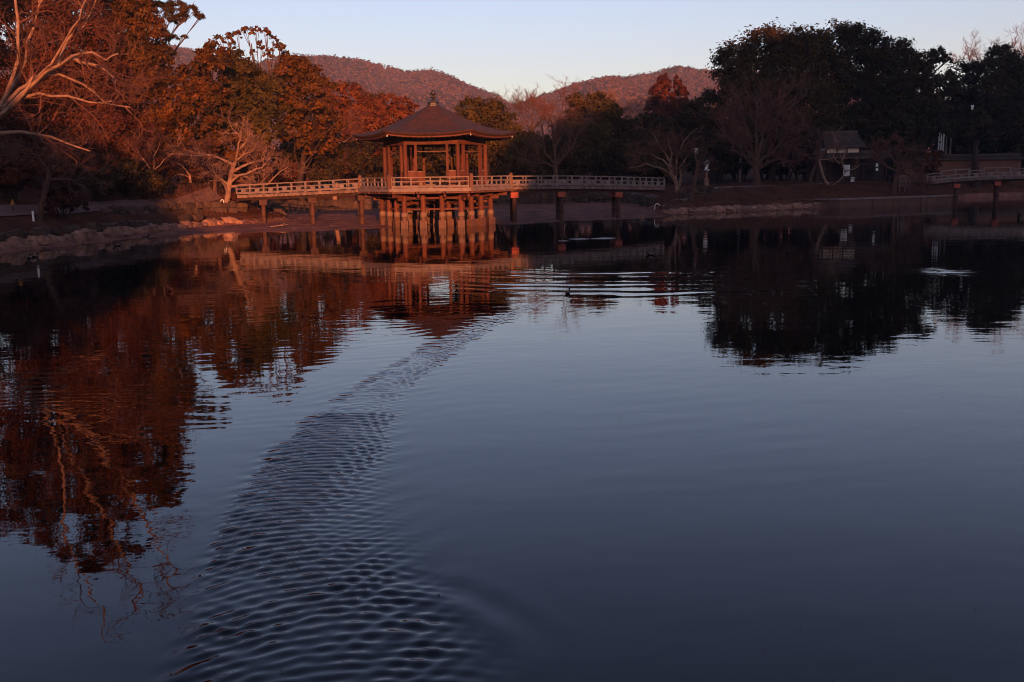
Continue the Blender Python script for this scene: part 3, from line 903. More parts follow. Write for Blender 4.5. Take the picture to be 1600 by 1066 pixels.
def stone_row(root, line, size, rows, seed, meshes, z0=None, hf=0.7, skip=0.0, lean=0.10):
    rs = random.Random(seed)
    L = [Vector((*p, 0)) for p in line]
    org = root.location
    for row in range(rows):
        pos = 0.0
        i = 0
        total = [(L[j + 1] - L[j]).length for j in range(len(L) - 1)]
        while pos < sum(total):
            w = size * rs.uniform(0.65, 1.5)
            s = pos + w / 2; j = 0
            while j < len(total) - 1 and s > total[j]:
                s -= total[j]; j += 1
            if rs.random() >= skip:
                dirv = (L[j + 1] - L[j]).normalized()
                p = L[j] + dirv * min(s, total[j])
                hgt = size * hf * rs.uniform(0.6, 1.15)
                zb = z0 + row * size * hf * 0.85
                nrm = Vector((-dirv.y, dirv.x, 0))
                p = p + nrm * (rs.uniform(-0.08, 0.08) + row * lean)
                o = place(rs.choice(meshes), 'stone', root, (p.x - org.x, p.y - org.y, zb + hgt / 2 - org.z))
                o.rotation_euler = (rs.uniform(-0.2, 0.2), rs.uniform(-0.2, 0.2), math.atan2(dirv.y, dirv.x) + rs.uniform(-0.15, 0.15))
                o.scale = (w * 0.97, size * rs.uniform(0.8, 1.1), hgt * 1.12)
            pos += w
sl = thing('stone_embankment', 'low rough stone edging along the dark left shore', 'stone wall', (-21.5, 47, 0))
stone_row(sl, [(-23.9, 35), (-22.3, 42), (-21.4, 47), (-20.5, 53), (-18.6, 60.4), (-17.4, 61.8)], 0.62, 1, 3, ST, 0.10)
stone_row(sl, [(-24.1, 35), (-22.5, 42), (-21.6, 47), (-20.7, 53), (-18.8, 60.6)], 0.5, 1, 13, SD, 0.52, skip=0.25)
su = thing('stone_embankment', 'upper course of mossy stones below the lit mound at the left bridge', 'stone wall', (-19.5, 61, 0))
stone_row(su, [(-22.6, 54), (-21.2, 59), (-19.6, 62.2), (-17.5, 63.4)], 0.55, 2, 5, SD, 0.85, lean=0.12)
sr = thing('stone_embankment', 'row of pale boulders edging the right shore', 'stone wall', (18, 73, 0))
stone_row(sr, [(10.6, 67.9), (12.1, 70.2), (16, 72.4), (20, 74.4), (24.6, 76.8)], 0.82, 1, 6, ST, 0.04, hf=0.46)
stone_row(sr, [(10.9, 68.6), (12.4, 70.9), (16, 73.0), (20, 75.0), (24.4, 77.3)], 0.5, 1, 16, SD, 0.36, skip=0.35, hf=0.5)
sb = thing('stone_embankment', 'far stone bank seen under the footbridges behind the mud flat', 'stone wall', (-8, 86, 0))
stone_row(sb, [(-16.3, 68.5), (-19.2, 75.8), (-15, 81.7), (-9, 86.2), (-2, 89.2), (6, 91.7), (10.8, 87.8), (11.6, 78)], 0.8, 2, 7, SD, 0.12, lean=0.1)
sp = thing('stone_wall', 'broken stone retaining wall under the right shore path', 'stone wall', (19, 77.5, 0))
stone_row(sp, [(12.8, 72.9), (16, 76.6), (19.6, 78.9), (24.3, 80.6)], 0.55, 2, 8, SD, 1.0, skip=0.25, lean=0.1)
# shingle at the foot of the right shore and on the mud
rs = np.random.RandomState(12)
gm = MB()
def pebble(x, y, r):
    z = float(ground_z(np.array([x]), np.array([y]))[0])
    gm.lathe([(r * 0.6, -r * 0.2), (r, r * 0.12), (r * 0.55, r * 0.5)], (x, y, z), 5, rs.rand() * 6)
edge = np.array([(10.2, 67), (12.3, 69.4), (16, 71.6), (20, 73.5), (24.6, 76.2)])
gx_, gy_ = [], []
for _ in range(520):
    t = rs.rand() * 4; i = int(min(t, 3)); f = t - i
    p = edge[i] * (1 - f) + edge[i + 1] * f
    gx_.append(p[0] + rs.normal() * 0.25); gy_.append(p[1] + rs.uniform(-0.25, 0.9))
for _ in range(130):
    gx_.append(rs.uniform(-18, 10)); gy_.append(rs.uniform(56, 82))
for _ in range(60):
    t = rs.rand(); gx_.append(-21.8 + 2.6 * t + rs.normal() * 0.2); gy_.append(41.5 + 13 * t)
zz = ground_z(np.array(gx_), np.array(gy_))
for x, y, z in zip(gx_, gy_, zz):
    if z > 0.0:
        r = rs.uniform(0.03, 0.09)
        gm.lathe([(r * 0.6, -r * 0.2), (r, r * 0.12), (r * 0.55, r * 0.5)], (x, y, z), 5, rs.rand() * 6)
tag(gm.build('gravel', M['stone']), 'loose shingle at the water edge and on the mud', None, None, 'stuff')

# ------------------------------------------------------------------ concrete landing on the right shore
dk = thing('concrete_landing', 'stepped concrete landing with stained panels at the right shore', 'landing', (31, 79, 0))
A, B = Vector((25.7, 75.5, 0)), Vector((37.4, 81.4, 0))
dd = (B - A).normalized(); nn = Vector((-dd.y, dd.x, 0))
def loc(p): return Vector((p.x - 31, p.y - 79, 0))
MB().prism([loc(A + nn * 0.08), loc(B + nn * 0.08), loc(B + nn * 4.6), loc(A + nn * 3.4 - dd * 1.3)], -0.8, 0.64).build('landing_block', M['concrete'], dk)
cuts = [0.0, 0.27, 0.445, 0.505, 0.69, 0.75, 1.0]
for i in range(6):
    a, b = A.lerp(B, cuts[i]), A.lerp(B, cuts[i + 1])
    g = dd * 0.02
    MB().beam(loc(a + g + nn * 0.04) + Vector((0, 0, 0.0)), loc(b - g + nn * 0.04), 0.09, 1.24 - 0.0).build('facing_panel', M['concrete'], dk)
cap = MB().beam(loc(A - dd * 0.1 + nn * 0.3) + Vector((0, 0, 0.70)), loc(B + dd * 0.1 + nn * 0.3) + Vector((0, 0, 0.70)), 0.75, 0.11).build('coping', M['wood_rail'], dk)
MB().beam(loc(A - nn * 0.06 + dd * 0.0 + nn * 0.7) + Vector((-0.15, 0, 0.69)), loc(A + nn * 3.4 - dd * 1.3) + Vector((-0.1, 0, 0.69)), 0.5, 0.1).build('coping', M['wood_rail'], dk)
for t in (0.27, 0.445, 0.51, 0.69, 0.745, 0.985):
    p = loc(A.lerp(B, t) - nn * 0.03)
    MB().box(p + Vector((0, 0, 0.22)), (0.07, 0.05, 0.86), math.atan2(dd.y, dd.x)).build('panel_joint', M['collar'] if t in (0.51, 0.985) else M['footing'], dk)

# ------------------------------------------------------------------ gatehouse, garden wall and the things round it
GZ = 1.85
gh = thing('gatehouse', 'small tiled gatehouse with a white plaster band behind the cherry trees', 'gatehouse', (30.4, 89, GZ))
def tiled_slope(mb, a, b, c, d, n):
    """rows of round tiles from ridge a-b down to eave d-c"""
    a, b, c, d = map(Vector, (a, b, c, d))
    for i in range(n + 1):
        t = i / n
        mb.tube([a.lerp(b, t) + Vector((0, 0, 0.03)), d.lerp(c, t) + Vector((0, 0, 0.03))], [0.045, 0.045], 5)
def gable_roof(parent, x0, x1, zr, ze, yr, depth, name='roof', inset=0.35):
    mb = MB()
    ridge = [(x0 + inset, yr, zr), (x1 - inset, yr, zr)]
    for s in (-1, 1):
        e = [(x0, yr + s * depth, ze), (x1, yr + s * depth, ze)]
        m_ = [(x0 + inset * 0.45, yr + s * depth * 0.5, ze + (zr - ze) * 0.42), (x1 - inset * 0.45, yr + s * depth * 0.5, ze + (zr - ze) * 0.42)]
        top = [ridge[0], ridge[1], m_[1], m_[0], e[1], e[0]]
        low = [(p[0], p[1], p[2] - 0.14) for p in top]
        f = [(0, 1, 2, 3), (3, 2, 4, 5)] if s < 0 else [(0, 3, 2, 1), (3, 5, 4, 2)]
        mb.add(top + low, f + [tuple(i + 6 for i in q[::-1]) for q in f] + [(5, 4, 10, 11), (0, 3, 9, 6), (3, 5, 11, 9), (1, 2, 8, 7), (2, 4, 10, 8)])
    o = mb.build(name, M['tile'], parent)
    tl = MB()
    for s in (-1, 1):
        m0, m1 = Vector((x0 + inset * 0.45, yr + s * depth * 0.5, ze + (zr - ze) * 0.42)), Vector((x1 - inset * 0.45, yr + s * depth * 0.5, ze + (zr - ze) * 0.42))
        n = int((x1 - x0) / 0.24)
        tiled_slope(tl, Vector(ridge[0]), Vector(ridge[1]), m1, m0, n)
        tiled_slope(tl, m0, m1, Vector((x1, yr + s * depth, ze)), Vector((x0, yr + s * depth, ze)), n)
    q = tl.build('tile_rows', M['tile'], o); q['kind'] = 'stuff'
    MB().beam(Vector(ridge[0]) + Vector((-0.1, 0, 0.09)), Vector(ridge[1]) + Vector((0.1, 0, 0.09)), 0.22, 0.26).build('ridge', M['tile'], o)
    return o
gable_roof(gh, -1.85, 1.85, 4.42, 3.25, 1.0, 1.5)
MB().box((0, 1.0, 2.86), (3.0, 2.0, 0.42)).build('wall', M['plaster'], gh)
for x in (-1.53, -0.55, 0.37, 1.53):
    MB().box((x, -0.03, 2.86), (0.10, 0.08, 0.46)).build('wall_post', M['wood_dark'], gh)
gable_roof(gh, -2.6, 4.3, 2.62, 2.24, 0.2, 0.95, 'lower_roof', 0.1)
for x in (-2.3, -1.1, 0.5, 1.9, 3.0, 4.0):
    MB().box((x, 0.0, 1.06), (0.14, 0.14, 2.1)).build('post', M['wood_dark'], gh)
MB().box((0.7, 0.0, 1.93), (6.2, 0.12, 0.2)).build('lintel', M['wood_dark'], gh)
for i in range(9):
    MB().box((-2.3 + i * 0.78, -0.72, 2.13), (0.09, 0.12, 0.1)).build('rafter_end', M['wood_rail'] if i % 2 else M['wood_dark'], gh)
MB().box((-1.7, 0.25, 1.0), (1.1, 0.08, 2.0)).build('wall_board', M['wood_dark'], gh)
MB().box((1.2, 0.25, 1.0), (1.25, 0.08, 2.0)).build('wall_board', M['wood_dark'], gh)
MB().box((3.5, 0.25, 1.0), (0.9, 0.08, 2.0)).build('wall_board', M['wood_dark'], gh)
MB().box((0.7, 2.0, 1.1), (6.6, 0.1, 2.2)).build('back_wall', M['wood_dark'], gh)
nb = thing('notice_board', 'white notice board on a post left of the gate opening', 'notice board', at(1322, 285, 86.6))
MB().box((0, 0, 1.05), (0.55, 0.05, 0.95)).build('board', M['white'], nb)
MB().box((0, 0.055, 0.45), (0.07, 0.05, 1.3)).build('post', M['wood_dark'], nb)
MB().box((0, -0.032, 1.08), (0.55, 0.012, 0.05)).build('board_divider', M['ink'], nb)
for i, (w, z) in enumerate(((0.4, 1.42), (0.34, 1.34), (0.42, 1.26), (0.3, 1.18), (0.4, 0.96), (0.36, 0.88), (0.25, 0.72))):
    MB().box((-0.02, -0.028, z), (w, 0.006, 0.03)).build('text_line', M['ink'], nb)
pb = thing('poster_board', 'black board with two white sheets right of the gate opening', 'notice board', at(1369, 285, 86.6))
MB().box((0, 0, 0.85), (0.62, 0.06, 1.9)).build('board', M['black'], pb)
MB().box((-0.02, -0.04, 1.52), (0.2, 0.012, 0.3)).build('sheet', M['white'], pb)
MB().lathe([(0.12, -0.008), (0.12, 0.008)], n=12).build('sheet', M['white'], pb).matrix_local = Matrix.Translation((0, -0.04, 1.12)) @ Matrix.Rotation(math.pi / 2, 4, 'X')
lb = thing('lantern_box', 'small white box lantern on a stake before the gate', 'lantern', at(1331.5, 292, 84))
MB().box((0, 0, 0.05), (0.05, 0.05, 0.8)).build('stake', M['wood_dark'], lb)
MB().box((0, 0, 0.62), (0.24, 0.24, 0.42)).build('lamp_box', M['white'], lb)
MB().prism([(-0.16, -0.16), (0.16, -0.16), (0.16, 0.16), (-0.16, 0.16)], 0.835, 0.87).build('lid', M['wood_dark'], lb)
lg = thing('lattice_gate', 'low wooden lattice gate of pale bars beside the far right bridge', 'gate', at(1414, 292, 82.5))
for x in (-0.46, 0.0, 0.46):
    MB().box((x, 0, 0.28), (0.06, 0.06, 1.42)).build('gate_post', M['wood_rail'], lg)
for z in (0.05, 0.5, 0.96):
    MB().box((0, 0.005, z), (0.98, 0.035, 0.05)).build('gate_rail', M['wood_rail'], lg)
for x in (-0.35, -0.23, -0.12, 0.12, 0.23, 0.35):
    MB().box((x, -0.01, 0.5), (0.035, 0.03, 0.94)).build('bar', M['wood_rail'], lg)

def rail_fence(name, label, a, b, n, h, m, rails=(0.5, 0.9), w=0.07):
    a = Vector(a); b = Vector(b)
    a.z = ground_under(a.x, a.y); b.z = ground_under(b.x, b.y)
    o = thing(name, label, 'fence', a)
    v = b - a
    for i in range(n + 1):
        p = v * (i / n)
        MB().box((p.x, p.y, h / 2 - 0.25 + p.z), (w, w, h + 0.5)).build('fence_post', m, o)
    for z in rails:
        MB().beam((0, 0, z * h), (v.x, v.y, v.z + z * h), w * 0.6, w * 0.8).build('fence_rail', m, o)
    return o
rail_fence('rail_fence', 'thin dark stake fence in front of the gatehouse', at(1245, 300, 81.5), at(1395, 298, 83.2), 26, 0.75, M['wood_dark'], (0.35, 0.85), 0.04)
rail_fence('rail_fence', 'sunlit post and rail fence on the mound above the left bridge', at(248, 284, 70), at(286, 285, 70), 4, 0.45, M['wood'], (0.35, 0.85), 0.08)
rail_fence('rail_fence', 'dim rail fence on the wooded slope at far left', at(36, 268, 62), at(72, 262, 62), 3, 0.7, M['wood_dark'], (0.45, 0.9), 0.06)

# earthen garden wall with tiled coping
W0, W1 = at(1398, 262, 98), at(1592, 258, 104)
gw = thing('garden_wall', 'brown earthen garden wall with tiled coping behind the far bridge', 'wall', (W0.x, W0.y, 1.6))
v = Vector((W1.x - W0.x, W1.y - W0.y, 0))
MB().beam((0, 0, 1.32), v + Vector((0, 0, 1.32)), 0.5, 1.75).build('wall_body', M['earth_wall'], gw)
MB().beam(Vector((0, 0, 0.2)), v + Vector((0, 0, 0.2)), 0.62, 0.55).build('wall_base', M['stone_dark'], gw)
cop = MB()
dv = v.normalized(); nv = Vector((-dv.y, dv.x, 0))
for s in (-1, 1):
    a = Vector((0, 0, 2.62)); e = nv * (s * 0.55) + Vector((0, 0, 2.28))
    f = (0, 1, 3, 2) if s > 0 else (0, 2, 3, 1)
    pts = [a, a + v, e, e + v]
    low = [p - Vector((0, 0, 0.1)) for p in pts]
    cop.add(pts + low, [f, tuple(i + 4 for i in f[::-1]), (2, 3, 7, 6)])
cp_ = cop.build('coping', M['tile'], gw)
n = int(v.length / 0.3)
tr = MB()
for i in range(n):
    for s in (-1, 1):
        p = v * (i / n)
        tr.tube([p + Vector((0, 0, 2.64)), p + nv * (s * 0.56) + Vector((0, 0, 2.31))], [0.05, 0.05], 5)
q = tr.build('tile_rows', M['tile'], cp_); q['kind'] = 'stuff'
MB().beam((0, 0, 2.70), v + Vector((0, 0, 2.70)), 0.2, 0.16).build('ridge', M['tile'], cp_)

# pale bamboo poles standing behind the wall
for i, px in enumerate((1466.5, 1470, 1473.5, 1478, 1485)):
    b = at(px, 226, 105); t = at(px + 0.6, (208, 210, 208, 212, 216)[i], 105)
    h = t.z - b.z
    o = MB().tube([(0, 0, -4.0), (0.02, 0, h * 0.5), (0.04, 0, h)], [0.09, 0.08, 0.07], 8).build('pole', M['white' if i < 3 else 'wood_rail'], None, False, b)
    tag(o, ('leftmost white pole behind the tiled wall', 'second white pole behind the tiled wall', 'third white pole behind the tiled wall',
            'grey pole right of the white poles behind the wall', 'short grey pole standing apart behind the wall')[i], 'pole', 'poles behind the garden wall')

# street lamps, utility pole, stone lantern
def lamp(label, p, h):
    o = thing('street_lamp', label, 'lamp', p)
    MB().tube([(0, 0, -0.6), (0, 0, h - 0.5)], [0.05, 0.035], 8).build('lamp_post', M['wood_dark'], o)
    MB().lathe([(0.10, h - 0.5), (0.16, h - 0.08), (0.15, h - 0.04)], n=8).build('lamp_shade', M['white'], o)
    MB().lathe([(0.18, h - 0.04), (0.03, h + 0.08)], n=8).build('lamp_cap', M['wood_dark'], o)
    return o
p = at(1087, 292, 80); lamp('white lantern lamp on a thin post by the right cherry trees', p, at(1087, 231, 80).z - p.z)
p = at(1515, 232, 103); p.z = ground_under(p.x, p.y); lamp('tall thin lamp post behind the garden wall', p, at(1515, 164, 103).z - p.z)
p = at(1104, 282, 86)
sl_ = thing('stone_lantern', 'pale stone lantern with a cap beyond the right shore path', 'lantern', p)
h = at(1104, 249, 86).z - p.z
MB().lathe([(0.22, -0.8), (0.22, 0.12), (0.10, 0.2), (0.09, h * 0.45)], n=8).build('pedestal', M['stone'], sl_)
MB().lathe([(0.22, h * 0.45), (0.24, h * 0.52), (0.17, h * 0.54), (0.17, h * 0.78)], n=6).build('fire_box', M['white'], sl_)
MB().lathe([(0.36, h * 0.79), (0.30, h * 0.84), (0.08, h * 0.95), (0.05, h)], n=6).build('cap_stone', M['collar'], sl_)
p = at(1156, 282, 96); top = at(1153, 158, 96)
up_ = thing('utility_pole', 'grey utility pole with a crossarm rising behind the large bare tree', 'utility pole', p)
h = top.z - p.z
MB().tube([(0, 0, -0.5), (-0.05, 0, h)], [0.14, 0.09], 8).build('mast', M['steel'], up_)
MB().box((-0.35, 0, h - 0.12), (0.8, 0.08, 0.09)).build('crossarm', M['steel'], up_)
MB().box((-0.3, 0, h - 1.2), (0.6, 0.06, 0.07)).build('crossarm', M['steel'], up_)
MB().box((-0.55, 0, h - 0.9), (0.05, 0.05, 0.6)).build('hanger', M['steel'], up_)

# post with a little roof at the left end of the bridge, hoops, bollard, sign
p = at(337, 303, 64.5)
sp_ = thing('sign_post', 'lit wooden marker post with a dark roof at the left bridge end', 'sign post', p)
MB().box((0, 0, 0.35), (0.22, 0.16, 0.9)).build('post', M['wood'], sp_)
MB().prism([(-0.3, -0.2), (0.5, -0.2), (0.5, 0.2), (-0.3, 0.2)], 0.80, 0.86).build('roof', M['wood_dark'], sp_)
MB().box((0.35, 0, 0.62), (0.16, 0.1, 0.36)).build('side_board', M['wood_dark'], sp_)
def hoop(label, p, w, h, low=0.15):
    p.z = ground_under(p.x, p.y)
    pts = [(-w / 2, 0, -low), (-w / 2, 0, h * 0.6), (-w * 0.35, 0, h * 0.9), (0, 0, h), (w * 0.35, 0, h * 0.9), (w / 2, 0, h * 0.6), (w / 2, 0, -low)]
    o = MB().tube(pts, [0.035] * 7, 6).build('hoop_rail', M['white'], None, True, p)
    return tag(o, label, 'hoop rail', 'white hoop rails at the waterside')
hoop('broad white hoop under the left end of the sunlit bridge', at(356, 321, 63.6), 0.30, 0.32)
hoop('white hoop nearest the left shore below the sign post', at(347.5, 320, 63.6), 0.18, 0.25)
hoop('white hoop beneath the right bridge end', at(1027, 312, 69.2), 0.34, 0.36, 0.5)
p = at(52, 341, 47.5); p.z = ground_under(p.x, p.y) + 0.1
bo = thing('bollard', 'short white bollard beside the left shore path', 'bollard', p)
MB().lathe([(0.05, -0.6), (0.05, 0.36), (0.03, 0.40)], n=10).build('post', M['white'], bo)
p = at(20, 324, 48)
sg = thing('warning_sign', 'small yellow triangular sign on the dark left slope', 'sign', p)
MB().box((0, 0, -0.1), (0.04, 0.04, 0.7)).build('stake', M['wood_dark'], sg)
MB().add([(-0.13, -0.03, 0.1), (0.13, -0.03, 0.1), (0.03, -0.03, 0.42), (-0.13, -0.01, 0.1), (0.13, -0.01, 0.1), (0.03, -0.01, 0.42)],
         [(0, 1, 2), (5, 4, 3), (0, 3, 4, 1), (1, 4, 5, 2), (2, 5, 3, 0)]).build('sign_plate', M['yellow'], sg)

# ------------------------------------------------------------------ on the water: rock, branch, ducks, scum
def stone_thing(label, p, s, seed):
    o = place(random.Random(seed).choice(ST), 'rock', None, p, seed * 0.7, s)
    return tag(o, label, 'rock')
stone_thing('pale rock breaking the water off the left mud bank', ground_at(360, 370.5), (0.62, 0.5, 0.42), 2)
stone_thing('pale boulder on the mud behind the left end of the sunlit bridge', at(428, 331, 75), (0.62, 0.5, 0.5), 5)
stone_thing('bright upright stone standing at the far left water edge', ground_at(10, 392), (0.42, 0.4, 0.62), 3)
stone_thing('small pale stone left of the concrete landing mud', ground_at(1003, 341) + Vector((0, 0, 0.08)), (0.3, 0.3, 0.22), 4)
b = ground_at(883, 361)
tag(MB().tube([(0, 0, -0.2), (-0.05, 0, 0.16), (0.01, 0.02, 0.34), (0.09, 0.02, 0.42)], [0.022, 0.02, 0.016, 0.008], 5)
    .tube([(-0.05, 0, 0.16), (0.10, 0.03, 0.36)], [0.012, 0.005], 4).build('stick', M['bark_pale'], None, False, b), 'bent pale stick poking out of the water by the right mud', 'stick')
for i, (px, py, z, ln, rz, lab) in enumerate(((458, 338, 0.16, 1.5, 0.3, 'fallen branch lying on the lit mud below the bridge'),
                                              (437, 356, 0.06, 1.1, 0.15, 'thin pale branch on the mud near the left water edge'))):
    b = ground_at(px, py, z)
    b.z = float(ground_z(np.array([b.x]), np.array([b.y]))[0]) + 0.04
    o = MB().tube([(-ln / 2, 0, 0), (0, 0.05, 0.05), (ln / 2, 0, 0.12)], [0.03, 0.025, 0.01], 5).tube([(0, 0.05, 0.05), (ln * 0.3, 0.2, 0.2)], [0.02, 0.008], 4).build('fallen_branch', M['bark_pale'], None, False, b, rz)
    tag(o, lab, 'branch')

def duck_mesh():
    mb = MB()
    path = [(-0.30, 0, 0.10), (-0.22, 0, 0.085), (-0.10, 0, 0.06), (0.02, 0, 0.055), (0.12, 0, 0.065), (0.19, 0, 0.10), (0.215, 0, 0.16), (0.225, 0, 0.205), (0.245, 0, 0.235), (0.285, 0, 0.235)]
    rad = [0.012, 0.05, 0.092, 0.10, 0.088, 0.058, 0.038, 0.042, 0.048, 0.026]
    mb.tube(path, rad, 10)
    return mb.mesh('duck', M['duck_dark'], True)
dm = duck_mesh()
wing_me = [MB().tube([(-0.24, s * 0.055, 0.11), (-0.1, s * 0.09, 0.10), (0.06, s * 0.082, 0.085)], [0.012, 0.04, 0.03], 7).mesh('wing', M['duck_pale'], True) for s in (-1, 1)]
bill_me = MB().tube([(0.285, 0, 0.232), (0.345, 0, 0.222)], [0.02, 0.012], 6).mesh('bill', M['yellow'])
def duck(p, rz, label, s=1.0):
    o = place(dm, 'duck', None, p, rz, s)
    tag(o, label, 'duck', 'ducks swimming on the pond')
    for w in wing_me: place(w, 'wing', o)
    place(bill_me, 'bill', o)
duck(ground_at(887, 459), R(65), 'dark duck swimming at the head of the long wake', 0.5)
duck(ground_at(1016, 399), R(170), 'duck with pale flanks on the dark water right of the wake', 0.62)
duck(ground_at(46, 404), R(100), 'left duck of the pair by the far left stones', 0.7)
duck(ground_at(55, 402), R(80), 'right duck of the pair by the far left stones', 0.7)
duck(ground_at(183, 384.5), R(200), 'duck alone off the left stone edging', 0.7)
duck(ground_at(228, 370.5), R(20), 'duck close to the left mud bank', 0.7)
for i, (px, py, w) in enumerate(((905, 374, 0.9), (945, 373, 1.2), (880, 377, 0.5))):
    c = ground_at(px, py)
    rs_ = random.Random(i)
    pts = [(math.cos(t) * w * 0.5 * rs_.uniform(0.7, 1.2), math.sin(t) * w * 0.4 * rs_.uniform(0.6, 1.2)) for t in np.linspace(0, 2 * math.pi, 12)[:-1]]
    o = MB().prism(pts, 0.006, 0.018).build('floating_scum', M['scum'], None, False, c)
    tag(o, ('left grey scum patch floating off the right mud', 'largest grey scum patch floating off the right mud', 'smallest grey scum patch floating off the right mud')[i], 'scum patch', 'scum patches floating on the pond')

g = np.random.RandomState(77)
fl = MB()
for _ in range(60):
    y = 5 + 22 * g.rand() ** 1.3; x = g.uniform(-0.55, 0.55) * y * 1.0
    r = g.uniform(0.004, 0.009)
    t0 = g.rand() * 6
    fl.add([(x + r * 1.5 * math.cos(t0), y + r * 1.5 * math.sin(t0), 0.012), (x + r * math.cos(t0 + 1.7), y + r * math.sin(t0 + 1.7), 0.010),
            (x - r * 1.5 * math.cos(t0), y - r * 1.5 * math.sin(t0), 0.014), (x - r * math.cos(t0 + 1.7), y - r * math.sin(t0 + 1.7), 0.010)], [(0, 1, 2, 3)])
tag(fl.build('fallen_leaves', M['leaf_brown']), 'specks of fallen leaves floating on the open water', None, None, 'stuff')

# ------------------------------------------------------------------ trees
def crown_mesh(name, lobes, density, size, material, seed, flat=0.75, clump=0.30, fill=0.72, aspect=0.6):
    """leaves gathered in clumps over the shells of the given lobes [(centre, (rx, ry, rz))]"""
    g = np.random.RandomState(seed)
    C = []; Nrm = []
    for c, r in lobes:
        r = np.array(r, float); c = np.array(c, float)
        area = 4 * math.pi * ((r[0] * r[1] + r[0] * r[2] + r[1] * r[2]) / 3)
        nl = int(area * density)
        nc = max(12, int(nl / 60))
        d = g.normal(size=(nc, 3)); d /= np.linalg.norm(d, axis=1)[:, None]
        d[:, 2] = np.where(d[:, 2] < -0.55, -d[:, 2], d[:, 2])
        cc = c + d * r * g.uniform(fill, 1.0, (nc, 1))
        sub = clump * r.mean() * g.uniform(0.6, 1.3, nc)
        idx = g.randint(0, nc, nl)
        p = g.normal(size=(nl, 3)) * 0.5
        q = cc[idx] + p * sub[idx, None] * np.array([1, 1, flat])
        C.append(q); Nrm.append(d[idx] + p * 0.8)
    C = np.concatenate(C); Nrm = np.concatenate(Nrm)
    n = len(C)
    Nrm = Nrm + g.normal(size=(n, 3)) * 0.7 + np.array([0, 0, 0.35])
    Nrm /= np.linalg.norm(Nrm, axis=1)[:, None]
    t = np.cross(Nrm, g.normal(size=(n, 3))); t /= np.linalg.norm(t, axis=1)[:, None]
    b = np.cross(Nrm, t)
    s = size * g.uniform(0.6, 1.35, (n, 1))
    w = s * aspect
    v = np.stack([C - t * s * 0.5, C - t * s * 0.05 + b * w * 0.5, C + t * s * 0.5, C - t * s * 0.05 - b * w * 0.5], 1).reshape(-1, 3)
    f = np.arange(n * 4).reshape(-1, 4)
    return np_mesh(name, v, f, material)

class Wood:
    """tubes of a branching tree gathered with numpy"""
    def __init__(self, seed):
        self.g = random.Random(seed); self.mb = MB()
    def limb(self, pts, r0, r1, n=None):
        k = len(pts)
        rad = [r0 + (r1 - r0) * i / (k - 1) for i in range(k)]
        self.mb.tube(pts, rad, n or (7 if r0 > 0.09 else 5 if r0 > 0.035 else 3), cap=r0 > 0.04)
    def wander(self, p, d, length, r, steps, curl=0.25, up=0.0, r1=None):
        g = self.g
        pts = [p.copy()]
        d = d.normalized()
        for i in range(steps):
            d = (d + Vector((g.gauss(0, curl), g.gauss(0, curl), g.gauss(0, curl) + up))).normalized()
            pts.append(pts[-1] + d * (length / steps))
        self.limb(pts, r, r * 0.35 if r1 is None else r1)
        return pts
    def twigs(self, pts, r, length, level, per, up=0.1, spread=0.8, curl=0.22, tmin=0.25, droop=0.0, rmin=0.006):
        """children along a polyline, recursive"""
        g = self.g
        n = len(pts) - 1
        for _ in range(per):
            t = g.uniform(tmin, 1.0) * n
            i = min(int(t), n - 1)
            p = pts[i].lerp(pts[i + 1], t - i)
            d = (pts[i + 1] - pts[i]).normalized()
            side = Vector((g.gauss(0, 1), g.gauss(0, 1), g.gauss(0, 1)))
            side = (side - d * side.dot(d)).normalized()
            nd = d * (1 - spread * 0.45) + side * spread + Vector((0, 0, up))
            ln = length * g.uniform(0.55, 1.25)
            rr = max(r * g.uniform(0.35, 0.6), rmin)
            q = self.wander(p, nd, ln, rr, 4 if level > 0 else 3, curl, up * 0.35 - droop, max(rr * 0.4, rmin * 0.6))
            if level > 0:
                self.twigs(q, rr, ln * 0.55, level - 1, per, up, spread, curl, 0.2, droop, rmin)

